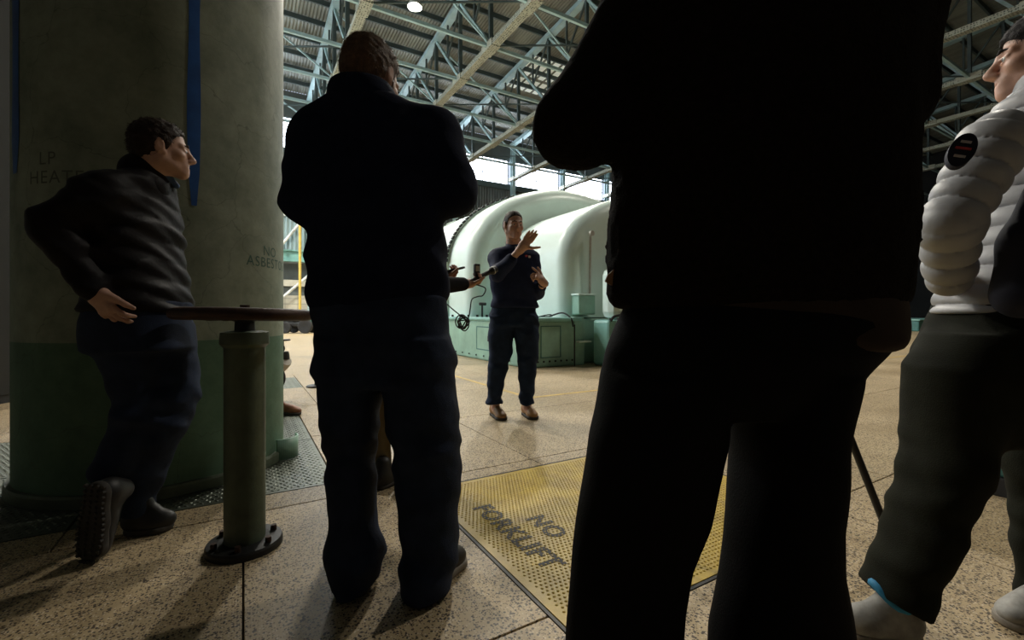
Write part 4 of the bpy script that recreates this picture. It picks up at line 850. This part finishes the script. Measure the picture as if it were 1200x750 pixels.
for he, to in (((577.5, 485.5), (590, 493.5)), ((614.5, 485), (627, 492.5))): shoe(p, Wf(*he), Wf(*to), UP, 'tan', 'dsole', .13, .006, boot=True, label='tan leather boot')
ww = J['wl'] + (J['el'] - J['wl']) * .06; dd = nrm(J['wl'] - J['el']); a_ = nrm(np.cross(dd, UP)); b_ = np.cross(dd, a_)
wt = p.put('wristwatch', G().tube([ww + .033 * (a_ * math.cos(t) + b_ * math.sin(t)) for t in np.linspace(0, 2 * PI, 21)[:-1]], .008, 8, True).mesh('watch'), 'black', 'black wristwatch'); q_ = nrm(-CAMF * .6 + CAMR * .7); q_ = nrm(q_ - dd * (q_ @ dd)); p.put('watch_face', G().lathe([(.001, .014), (.017, .013), (.019, 0)], ww + q_ * .03, 16, q_).mesh('face'), 'iron', parent=wt)

# ---- visitor in navy fleece, seen from behind
F = 1.5
p = P(Wf(455, 690), 'man seen from behind in a navy fleece and blue jeans beside the handwheel')
hc = W(437, 93, 1.55); fr = frame(D(.42, 1), .22)
J = dict(neck=W(428, 122, 1.5), sl=W(372, 158, F), sr=W(512, 155, F), el=W(357, 236, 1.46), er=W(531, 226, 1.48), wl=W(415, 225, 1.74), wr=W(470, 215, 1.78), hl=W(415, 385, F), hr=W(485, 385, F), kl=W(413, 540, F), kr=W(500, 535, 1.52), al=W(416, 670, 1.5), ar=W(497, 665, 1.53), tl=Wf(408, 655), tr=Wf(535, 652))
hb = [dict(w=J['w' + q], d=D(.5 if q == 'l' else -.4, .6, .3), n=D(0, -.3, 1), th=(1 if q == 'l' else -1), curl=(.6, .7, .5)) for q in 'lr']
p.put('body', body(J, hc, fr, hands=hb), 'skin'); face_bits(p, hc, fr, 1, 'hair_brown')
hm = hair_mesh(hc, fr, 1.0, .005, .004, .0, .0, 1.04, -.10); ho = p.put('hair', hm, 'hair_brown', 'thick short brown hair'); p.put('hair_tufts', tufts(hm, 9000, .018, .0008, -fr[2] * .8 + fr[1] * .3), 'hair_brown', parent=ho)['kind'] = 'stuff'
A_ = np.array(fr); s = SDF(.005)
for q in (-1, 1): s.chain([hc + A_[0] * q * .070 + A_[1] * .01 - A_[2] * .02, hc + A_[0] * q * .058 + A_[1] * .02 - A_[2] * .07, hc + A_[0] * q * .02 + A_[1] * .074 - A_[2] * .105], [.012, .018, .022], .015)
s.fuzz(.003, 160); p.put('beard', s.mesh('beard'), 'hair_brown', 'short brown beard')
s = SDF(.008)
s.loft([sec(y, a, b, F, d) for y, a, b, d in ((112, 398, 462, .15), (122, 378, 482, .19), (136, 362, 508, .22), (155, 350, 525, .25), (200, 348, 528, .27), (250, 356, 524, .28), (285, 362, 521, .27), (320, 362, 523, .26), (345, 364, 526, .26), (362, 366, 524, .25))], CAMR, CAMF)
s.chain([J['sl'], J['el']], [.075, .064], .06); s.cone(J['el'], J['wl'], .064, .042, .04); s.chain([J['sr'], J['er']], [.078, .070], .06); s.cone(J['er'], J['wr'], .070, .042, .04)
s.wrinkle(.007, 13, 2.0, 1, ((1.02, .14, .9), (1.3, .1, .5))); fl = p.put('fleece', s.mesh('fleece'), 'navy', 'navy fleece with a stand-up collar')
s = SDF(.007); s.loft([sec(y, a, b, F, d) for y, a, b, d in ((98, 389, 457, .165), (108, 385, 464, .185), (118, 384, 470, .2), (128, 378, 476, .2))], CAMR, CAMF); s.cone(W(424, 70, F), W(424, 92, F), .066, .068, .01, mode=-1) if False else None; s.wrinkle(.002, 20); p.put('collar', s.mesh('collar'), 'navy', parent=fl)
s = SDF(.008); s.loft([sec(y, a, b, F, d) for y, a, b, d in ((345, 367, 524, .24), (370, 367, 527, .27), (400, 370, 530, .29), (450, 373, 534, .25))], CAMR, CAMF)
s.loft([sec(y, a, b, F, d) for y, a, b, d in ((395, 370, 455, .28), (440, 372, 452, .27), (485, 376, 446, .25), (520, 380, 443, .22), (560, 384, 441, .2), (600, 385, 442, .2), (635, 383, 449, .21), (655, 385, 449, .22), (683, 388, 446, .23))], CAMR, CAMF, .012, .004)
s.loft([sec(y, a, b, F, d) for y, a, b, d in ((395, 443, 529, .28), (440, 447, 534, .27), (485, 452, 538, .25), (520, 459, 541, .23), (560, 463, 541, .21), (600, 467, 538, .21), (640, 470, 537, .22), (665, 470, 535, .23), (685, 471, 531, .24))], CAMR, CAMF, .012, .004)
s.wrinkle(.006, 19, .7, 1.5, ((.1, .12, 1.0), (.45, .1, .8), (.75, .08, .6))); je = p.put('jeans', s.mesh('jeans'), 'denim', 'baggy blue jeans bunched at the ankles')
for xx in (395, 490): b = W(xx, 392, 1.345); p.put('back_pocket', G().box(b - (.055, .006, .06), b + (.055, .006, .06), .004).mesh('pocket'), 'denim', parent=je) if False else None
shoe(p, Wf(417, 703), Wf(406, 650), UP, 'blackshoe', 'dsole', .11, .006); shoe(p, Wf(489, 698), Wf(541, 655), UP, 'blackshoe', 'sole', .11, .006)

# ---- visitor at the left, hand on hip, leaning forward
p = P(Wf(165, 635), 'man in a dark quilted jacket, hand on hip, leaning towards the handwheel')
hc = W(191, 175, 1.82); fr = frame(D(.80, .60), -.02); HS = .89
J = dict(neck=W(170, 210, 1.80), sl=W(165, 225, 1.97), sr=W(122, 224, 1.64), el=W(172, 290, 2.02), er=W(62, 266, 1.56), wl=W(198, 335, 1.98), wr=W(110, 338, 1.60), hl=W(172, 390, 1.88), hr=W(142, 390, 1.74), kl=W(212, 474, 1.95), kr=W(165, 480, 1.80), al=W(166, 592, 1.93), ar=W(128, 553, 1.76), tl=Wf(204, 618), tr=W(102, 655, 1.64))
hh = [dict(w=J['wr'], d=D(.45, .12, -.9), n=D(.35, .9, .0), th=1, curl=(.35, .45, .35), thumb=(.5, .3), sc=1.05), dict(w=J['wl'], d=D(.5, -.2, -.4), n=D(-.3, -.6, -.5), th=1, curl=(.7, .8, .5))]
p.put('body', body(J, hc, fr, sc=HS, hands=hh, fine_head=.004), 'skin_pale'); face_bits(p, hc, fr, HS, 'hair_dark')
hm = hair_mesh(hc, fr, HS, .005, .004, -.004, .0, 1.03, -.085); ho = p.put('hair', hm, 'hair_dark', 'short dark brown hair'); p.put('hair_tufts', tufts(hm, 3000, .02, .0011, -fr[1] * .5 - fr[2] * .5, 5), 'hair_dark', parent=ho)['kind'] = 'stuff'
F = 1.8; s = SDF(.009); quilt = lambda L: .007 * np.abs(np.sin(PI * L / .07)) ** .5 - .005
s.loft([sec(y, a, b, F, d) for y, a, b, d in ((203, 150, 196, .20), (214, 128, 207, .30), (235, 108, 213, .38), (270, 104, 217, .40), (300, 102, 222, .40), (335, 100, 227, .38), (366, 98, 230, .38))], CAMR, CAMF, mod=lambda X, Y, Z: .008 * np.abs(np.sin(PI * (Z + .25 * X + .012 * np.sin(9 * X + 7 * Y)) / .075)) ** .5 - .005)
s.cone(J['sr'], J['er'], .082, .066, .05, mod=quilt); s.cone(J['er'], J['wr'], .066, .046, .03, mod=quilt); s.cone(J['sl'], J['el'], .07, .06, .05, mod=quilt); s.cone(J['el'], J['wl'], .06, .045, .03, mod=quilt)
s.wrinkle(.0065, 27, .9, .8, ((1.1, .25, .7),)); jk = p.put('jacket', s.mesh('jacket'), 'jacket', 'black quilted jacket with a stand collar')
s = SDF(.006); cn = J['neck']; s.cone(cn + (0, 0, -.03), cn + UP * .025 - D(.8, .6) * .012, .084, .074, .02); p.put('jacket_collar', s.mesh('collar'), 'jacket', parent=jk)
s = SDF(.005); s.cone(cn + UP * .02, cn + UP * .045 + D(.8, .6) * .012, .068, .064, .02); s.cone(cn + D(.8, .6) * .06 + UP * .03, cn + D(.8, .6) * .10 - UP * .01, .018, .012, .03); p.put('shirt_collar', s.mesh('shirt'), 'shirt', 'blue shirt collar')
s = SDF(.008); s.loft([sec(y, a, b, F, d) for y, a, b, d in ((352, 104, 226, .34), (375, 98, 228, .36), (410, 100, 230, .34))], CAMR, CAMF)
s.loft([sec(y, a, b, 1.88, d) for y, a, b, d in ((380, 140, 229, .24), (440, 160, 234, .2), (468, 178, 236, .19), (495, 172, 226, .18), (540, 158, 202, .16), (585, 144, 186, .15), (602, 140, 186, .15))], CAMR, CAMF, .03)
s.chain([J['hr'], J['kr'], J['ar'] + (0, 0, .01)], [.10, .075, .062], .04); s.wrinkle(.008, 16, 1.1, 1.2, ((.5, .12, 1.0), (.2, .1, .8))); p.put('jeans', s.mesh('jeans'), 'denim', 'dark blue jeans creased at the knee')
shoe(p, Wf(146, 626), Wf(204, 619), UP, 'blackshoe', 'dsole', .12, .006)
toe = W(102, 661, 1.628); toe[2] = .008; hl_ = W(112, 566, 1.64); shoe(p, hl_, toe, D(.05, 1, .1), 'blackshoe', 'dsole', .11, .005, lugs=True, label='black shoe pushed up on its toe showing its lugged sole')

# ---- tall dark visitor close by, seen from behind
F = .75
p = P((*W(905, 1000, .77)[:2], 0), 'tall visitor in a dark brown knit sweater and black trousers, seen from behind')
hc = W(905, -175, .82); fr = frame(D(-.1, 1), .08)
J = dict(neck=W(908, -75, .77), sl=W(770, -25, .77), sr=W(1055, -25, .77), el=W(674, 148, .71), er=W(1052, 118, .74), wl=W(800, 40, .98), wr=W(1000, 20, 1.0), hl=W(815, 395, .77), hr=W(965, 395, .77), kl=W(745, 700, .77), kr=W(915, 700, .78), al=W(725, 935, .77), ar=W(910, 935, .77), tl=Wf(720, 860), tr=Wf(900, 860))
hb = [dict(w=J['w' + q], d=D(.3 if q == 'l' else -.3, .6, .5), n=D(0, -.3, 1), th=(1 if q == 'l' else -1), curl=(.7, .8, .5)) for q in 'lr']
p.put('body', body(J, hc, fr, hands=hb, fine_head=.006), 'skin'); face_bits(p, hc, fr); hm = hair_mesh(hc, fr, 1.0, .007, .003, 0, 0, 1.03); p.put('hair', hm, 'hair_dark')
s = SDF(.0085); s.loft([sec(y, a, b, F, d) for y, a, b, d in ((-70, 850, 965, .16), (-50, 775, 1055, .2), (-20, 735, 1085, .24), (60, 722, 1072, .26), (150, 714, 1062, .27), (240, 709, 1060, .27), (310, 704, 1059, .26), (345, 706, 1058, .25), (362, 712, 1050, .24))], CAMR, CAMF)
s.cone(J['sl'], J['el'], .064, .056, .05); s.cone(J['el'], J['wl'], .056, .042, .04); s.cone(J['sr'], J['er'], .064, .034, .05); s.cone(J['er'], J['wr'], .036, .036, .04); s.wrinkle(.004, 14, .3); s.fuzz(.0022, 170)
sm_ = s.mesh('sweater'); sw = p.put('sweater', sm_, 'knit', 'dark brown fuzzy knit sweater'); p.put('wool_fibres', tufts(sm_, 9000, .008, .00035, -UP * .4, 9), 'knit', parent=sw)['kind'] = 'stuff'
s = SDF(.009); s.loft([sec(y, a, b, F, d) for y, a, b, d in ((330, 735, 1045, .23), (360, 730, 1052, .245), (385, 765, 1050, .25), (400, 830, 1046, .25), (407, 870, 1040, .24))], CAMR, CAMF); s.wrinkle(.004, 14); p.put('shirt_tail', s.mesh('tail'), 'tail', 'brown shirt tail hanging below the sweater')
fp = W(717, 322, .72); g = G(); n1 = CAMR; q = [fp + n1 * a - UP * b + CAMF * c for a, b, c in ((.016, -.020, 0), (-.006, .0, 0), (-.009, .010, .004), (.014, .024, .006))]; g.poly(q + [x + CAMF * .008 for x in q], [(0, 1, 2, 3), (7, 6, 5, 4), (0, 4, 5, 1), (1, 5, 6, 2), (2, 6, 7, 3), (3, 7, 4, 0)]); p.put('suede_flap', g.mesh('flap'), 'flap', 'tan suede flap at the sweater hem')
s = SDF(.008); s.loft([sec(y, a, b, F, d) for y, a, b, d in ((340, 738, 1042, .22), (380, 718, 1046, .26), (410, 706, 1022, .27), (450, 698, 990, .25), (480, 694, 980, .2))], CAMR, CAMF)
s.loft([sec(y, a, b, F, d) for y, a, b, d in ((430, 703, 850, .25), (510, 688, 846, .24), (545, 684, 840, .23), (600, 676, 828, .21), (650, 670, 808, .19), (700, 666, 799, .18), (750, 662, 796, .18), (960, 652, 800, .2))], CAMR, CAMF, .004); s.loft([sec(y, a, b, F, d) for y, a, b, d in ((430, 840, 1002, .25), (510, 846, 986, .24), (545, 850, 984, .23), (600, 847, 979, .21), (650, 844, 981, .2), (700, 836, 992, .19), (750, 828, 1000, .19), (960, 822, 1002, .2))], CAMR, CAMF, .004)
s.wrinkle(.004, 14, .2); p.put('trousers', s.mesh('trousers'), 'trouser_black', 'black trousers')
for hx, tx in ((730, 715), (912, 905)): h_ = W(hx, 1000, .70); h_[2] = 0; t_ = h_ + D(-.1 if hx < 800 else .12, 1) * .30; t_[2] = 0; shoe(p, h_, t_, UP, 'blackshoe', 'dsole', .11, .008)

# ---- visitor in white puffer jacket at the right
F = 1.3
p = P(Wf(1110, 735), 'visitor in a white quilted puffer jacket and dark olive trousers looking aside')
hc = W(1222, 62, 1.34); fr = frame(D(-.78, .62), -.02)
J = dict(neck=W(1228, 112, 1.33), sl=W(1170, 158, 1.18), sr=W(1245, 158, 1.48), el=W(1113, 262, 1.18), er=W(1240, 260, 1.52), wl=W(1112, 326, 1.25), wr=W(1200, 320, 1.5), hl=W(1150, 385, 1.33), hr=W(1200, 385, 1.40), kl=W(1104, 545, 1.26), kr=W(1222, 545, 1.38), al=W(1050, 705, 1.27), ar=W(1232, 690, 1.38), tl=Wf(1005, 748), tr=Wf(1182, 722))
hh = [dict(w=J['wl'], d=D(.75, .7, .0), n=D(.3, -.9, 0), th=-1, curl=(.5, .5, .4), thumb=(.1, .1)), dict(w=J['wr'], d=D(-.6, .2, -.3), n=D(0, -.8, -.3), th=1, curl=(.6, .7, .4))]
p.put('body', body(J, hc, fr, hands=hh, fine_head=.004), 'skin_pale'); face_bits(p, hc, fr, 1, 'hair_black')
hm = hair_mesh(hc, fr, 1.0, .005, .003, -.022, .012, 1.05, -.12); ho = p.put('hair', hm, 'hair_black', 'dark hair'); p.put('hair_tufts', tufts(hm, 3000, .03, .0007, -fr[2], 8), 'hair_black', parent=ho)['kind'] = 'stuff'
qz = lambda X, Y, Z: .017 * np.abs(np.sin(PI * (Z + .16 * X - .1 * Y) / .058)) ** .32 - .014
s = SDF(.0045); s.loft([sec(y, a, b, F, d) for y, a, b, d in ((104, 1182, 1242, .2), (116, 1164, 1262, .28), (140, 1150, 1280, .30), (180, 1140, 1290, .30), (250, 1122, 1290, .30), (320, 1100, 1285, .30), (352, 1088, 1280, .30), (368, 1086, 1280, .30))], CAMR, CAMF, mod=qz)
qa = lambda L: .017 * np.abs(np.sin(PI * L / .054)) ** .32 - .014
s.cone(J['sl'], J['el'], .076, .064, .02, mod=qa); s.cone(J['el'], J['wl'], .064, .054, .03, mod=qa); s.cone(J['sr'], J['er'], .08, .07, .05, mod=qa); s.cone(J['er'], J['wr'], .07, .055, .03, mod=qa); s.wrinkle(.002, 26, .5)
pj = p.put('puffer_jacket', s.mesh('jacket'), 'puffer', 'white horizontally quilted puffer jacket')
s = SDF(.006); s.cone(J['neck'] - UP * .03, J['neck'] + UP * .03, .085, .08, .02); p.put('jacket_collar', s.mesh('collar'), 'puffer', parent=pj)
cc = W(1126, 178, 1.108); ax = nrm(-CAMF * .86 - CAMR * .5 + UP * .12); e1 = nrm(np.cross(ax, UP + CAMR * .45)); e2 = np.cross(ax, e1); g = G(); ov = lambda r1, r2, o: [cc + ax * o + e2 * r1 * math.cos(t) + e1 * r2 * math.sin(t) for t in np.linspace(0, 2 * PI, 33)[:-1]]
a_, b_ = ov(.042, .025, .012), ov(.042, .025, -.012); n = 32; g.poly(a_ + b_, [tuple(range(n))] + [tuple(range(2 * n - 1, n - 1, -1))] + [(i, n + i, n + (i + 1) % n, (i + 1) % n) for i in range(n)]); em = p.put('sleeve_badge', g.mesh('badge'), 'panel', 'dark oval sleeve badge')
for z_, w_, m_ in ((.018, .022, 'logo'), (-.004, .03, 'logor'), (-.022, .02, 'logo')):
    g = G(); g.bar(cc + ax * .0125 + e2 * z_ * .9 - e1 * w_ * .5, cc + ax * .0125 + e2 * z_ * .9 + e1 * w_ * .5, .006, .002, ax); p.put('badge_mark', g.mesh('mark'), m_, parent=em)
s = SDF(.009); s.chain([W(1218, 225, 1.13), W(1208, 285, 1.12), W(1198, 345, 1.13)], [.03, .055, .06], .03); p.put('navy_side_panel', s.mesh('panel'), 'panel', 'navy panel at the jacket side')
s = SDF(.008); s.loft([sec(y, a, b, F, d) for y, a, b, d in ((345, 1092, 1270, .34), (375, 1078, 1268, .36), (410, 1062, 1258, .36), (440, 1054, 1250, .34), (480, 1056, 1240, .28), (515, 1058, 1230, .22))], CAMR, CAMF)
s.loft([sec(y, a, b, 1.27, d) for y, a, b, d in ((390, 1082, 1200, .24), (430, 1053, 1182, .24), (500, 1056, 1173, .24), (560, 1046, 1158, .22), (620, 1032, 1130, .2), (660, 1017, 1112, .19), (700, 1004, 1090, .2), (726, 1000, 1082, .2))], CAMR, CAMF, .03, .004)
s.chain([J['hr'], J['kr'], J['ar'], J['ar'] - UP * .03], [.10, .085, .075, .075], .02)
s.wrinkle(.005, 19, 1.9, 1.1, ((.4, .15, .8), (.1, .1, .8))); s.cut(W(1003, 681, 1.27), D(-.42, 0, -.9)); tr = p.put('trousers', s.mesh('trousers'), 'trouser_olive', 'dark olive trousers')
shoe(p, Wf(1078, 752), Wf(985, 742), UP, 'greyshoe', 'sole', .14, .006, collar='cyan', label='grey running shoe with a bright blue collar'); shoe(p, Wf(1250, 715), Wf(1178, 737), UP, 'greyshoe', 'sole', .12, .006, label='grey running shoe')

# ---- reporter holding out microphones, mostly hidden
p = P(Wf(455, 575), 'reporter in black top and khaki trousers holding out a microphone behind the navy fleece')
F = 2.6; hc = W(452, 228, 2.62); fr = frame(D(.5, .86))
J = dict(neck=W(452, 255, 2.6), sl=W(428, 275, 2.66), sr=W(478, 277, 2.5), el=W(478, 318, 2.88), er=W(500, 335, 2.66), wl=W(517, 325, 3.0), wr=W(546, 333, 2.98), hl=W(443, 375, 2.6), hr=W(468, 375, 2.5), kl=W(440, 462, 2.55), kr=W(470, 468, 2.5), al=W(446, 552, 2.42), ar=W(480, 548, 2.5), tl=Wf(458, 565), tr=Wf(492, 558))
hR = dict(w=J['wr'], d=D(.75, .5, .22), n=D(.3, -.3, .85), th=1, curl=(.9, 1.0, .6), thumb=(.6, .7), sc=1.0); hL = dict(w=J['wl'], d=D(.8, .4, .25), n=D(.2, -.3, .9), th=1, curl=(.8, .9, .6), thumb=(.5, .7))
p.put('body', body(J, hc, fr, hands=(hR, hL), fine_head=.008), 'skin'); p.put('hair', hair_mesh(hc, fr, 1.0, .008), 'hair_dark')
s = SDF(.011); s.loft([sec(y, a, b, F, d) for y, a, b, d in ((258, 440, 466, .16), (268, 422, 484, .26), (285, 414, 490, .34), (330, 418, 488, .32), (372, 420, 488, .3))], CAMR, CAMF); s.chain([J['sr'], J['er']], [.075, .06], .04); s.cone(J['er'], J['wr'] * .9 + J['er'] * .1, .060, .045, .03); s.chain([J['sl'], J['el'], J['wl']], [.07, .055, .04], .04); s.wrinkle(.003, 18); p.put('black_top', s.mesh('top'), 'cloth_black', 'black long-sleeved top')
s = SDF(.011); s.loft([sec(y, a, b, 2.56, d) for y, a, b, d in ((362, 420, 488, .28), (385, 419, 489, .3), (415, 421, 488, .28))], CAMR, CAMF); s.chain([J['hl'], J['kl'], J['al']], [.095, .072, .06], .02); s.chain([J['hr'], J['kr'], J['ar']], [.095, .072, .06], .02); s.wrinkle(.005, 16); p.put('trousers', s.mesh('trousers'), 'khaki', 'khaki trousers')
shoe(p, Wf(440, 575), Wf(464, 562), UP, 'blackshoe', 'dsole', .12, .008); shoe(p, Wf(474, 565), Wf(496, 553), UP, 'blackshoe', 'dsole', .12, .008)
hp = J['wr'] + nrm(hR['d']) * .085 + nrm(hR['n']) * .028
mic = empty('microphone', tuple(hp), 'black handheld microphone with a round head pointed at the speaker', 'microphone'); dm = D(.72, .55, .42)
child(G().tube([hp - dm * .09, hp, hp + dm * .10], [.012, .014, .016], 14).build('body', 'black'), mic); child(G().lathe([(.017, 0), (.024, .012), (.027, .035), (.022, .06), (.001, .068)], hp + dm * .10, 18, dm).build('grille', 'iron'), mic); child(G().lathe([(.0275, .026), (.0285, .03), (.0275, .034)], hp + dm * .10, 18, dm).build('grille_band', 'chrome'), mic)
h2 = hp + D(.1, .1, 1) * .055 - dm * .02; rec = empty('voice_recorder', tuple(h2), 'small black voice recorder held upright beside the microphone', 'recorder'); child(G().box(h2 - (.020, .014, .035), h2 + (.020, .014, .045), .005).build('case', 'black'), rec); child(G().box(h2 - (.014, .0155, .005), h2 + (.014, -.0135, .03)).build('screen', 'grey'), rec)
hp2 = J['wl'] + nrm(hL['d']) * .08 + nrm(hL['n']) * .03; ph = empty('mobile_phone', tuple(hp2), 'black mobile phone held out flat above the sleeve', 'phone'); dp = D(.9, .35, .25)
child(G().bar(hp2 - dp * .07, hp2 + dp * .075, .068, .012).build('case', 'black'), ph); child(G().bar(hp2 - dp * .062 + UP * .0075, hp2 + dp * .067 + UP * .0075, .06, .002).build('screen', 'iron'), ph)
Fc = 3.02; Q = lambda x, y, f=Fc: W(x, y, f)
st_ = hp - dm * .09
cab_pts = spline([st_, Q(568, 337, 3.0), Q(566, 346), Q(560, 347.5), Q(553, 351), Q(551, 362), Q(549, 372), Q(543, 385), Q(537, 378), Q(541, 369)], 8)
for k in range(4):
    a0 = k * 1.9; cab_pts += [Q(542.5 + (k - 1.5) * 1.1 + (6 + 1.3 * math.sin(3 * k + 1)) * math.cos(t + a0), 377 + (k % 2) * 2.5 + (7 + 1.2 * math.cos(2 * k)) * math.sin(t + a0), Fc + .02 * math.sin(t * 1.3 + k)) for t in np.linspace(0, 2 * PI * .93, 22)]
cab_pts += spline([Q(540, 370), Q(530, 362), Q(520, 353), Q(508, 342, 2.8)], 8)
tag(G().tube(cab_pts, .0042, 7).build('microphone_cable', 'black'), 'thin black cable looped into a hanging coil below the microphone', 'cable')

# ---- visitor behind the vessel: only a boot shows
p = P(Wf(312, 485), 'visitor hidden behind the vessel with one brown lace-up boot showing')
F = 4.25; hc = W(292, 165, 4.25); fr = frame(D(.9, .3))
J = dict(neck=W(291, 190, F), sl=W(290, 200, 4.42), sr=W(290, 200, 4.08), el=W(284, 238, 4.45), er=W(284, 238, 4.05), wl=W(296, 265, 4.4), wr=W(296, 265, 4.1), hl=W(292, 365, 4.32), hr=W(292, 365, 4.18), kl=W(288, 420, 4.35), kr=W(300, 418, 4.15), al=W(286, 475, 4.38), ar=W(316, 474, 4.1), tl=Wf(305, 478), tr=Wf(350, 485))
J['neck'][2] = 1.5
hc = J['neck'] + UP * .20; hc = hc + D(.9, .3) * .02
for q in 'lr': J['s' + q][2] = 1.42; J['e' + q][2] = 1.12; J['w' + q][2] = .95; J['h' + q][2] = .9
p.put('body', body(J, hc, fr, fine_head=.009), 'skin'); p.put('hair', hair_mesh(hc, fr, 1.0, .009), 'hair_dark')
zs_ = lambda z, w_, d_: (z, J['neck'][0], J['neck'][1], w_, d_)
s = SDF(.012); s.loft([zs_(1.5, .09, .1), zs_(1.42, .12, .2), zs_(1.2, .13, .21), zs_(.88, .14, .2)], CAMR, CAMF)
for q in 'lr': s.chain([J['s' + q], J['e' + q], J['w' + q]], [.065, .055, .042], .04)
p.put('coat', s.mesh('coat'), 'cloth_black'); s = SDF(.012)
for q in 'lr': s.chain([J['h' + q], J['k' + q], J['a' + q]], [.105, .07, .055], .03)
p.put('trousers', s.mesh('trousers'), 'denim2'); shoe(p, Wf(319, 485.5), Wf(353, 486), UP, 'brownboot', 'dsole', .15, .006, boot=True, label='brown leather lace-up boot'); shoe(p, Wf(282, 476), Wf(308, 477), UP, 'brownboot', 'dsole', .15, .009, boot=True)
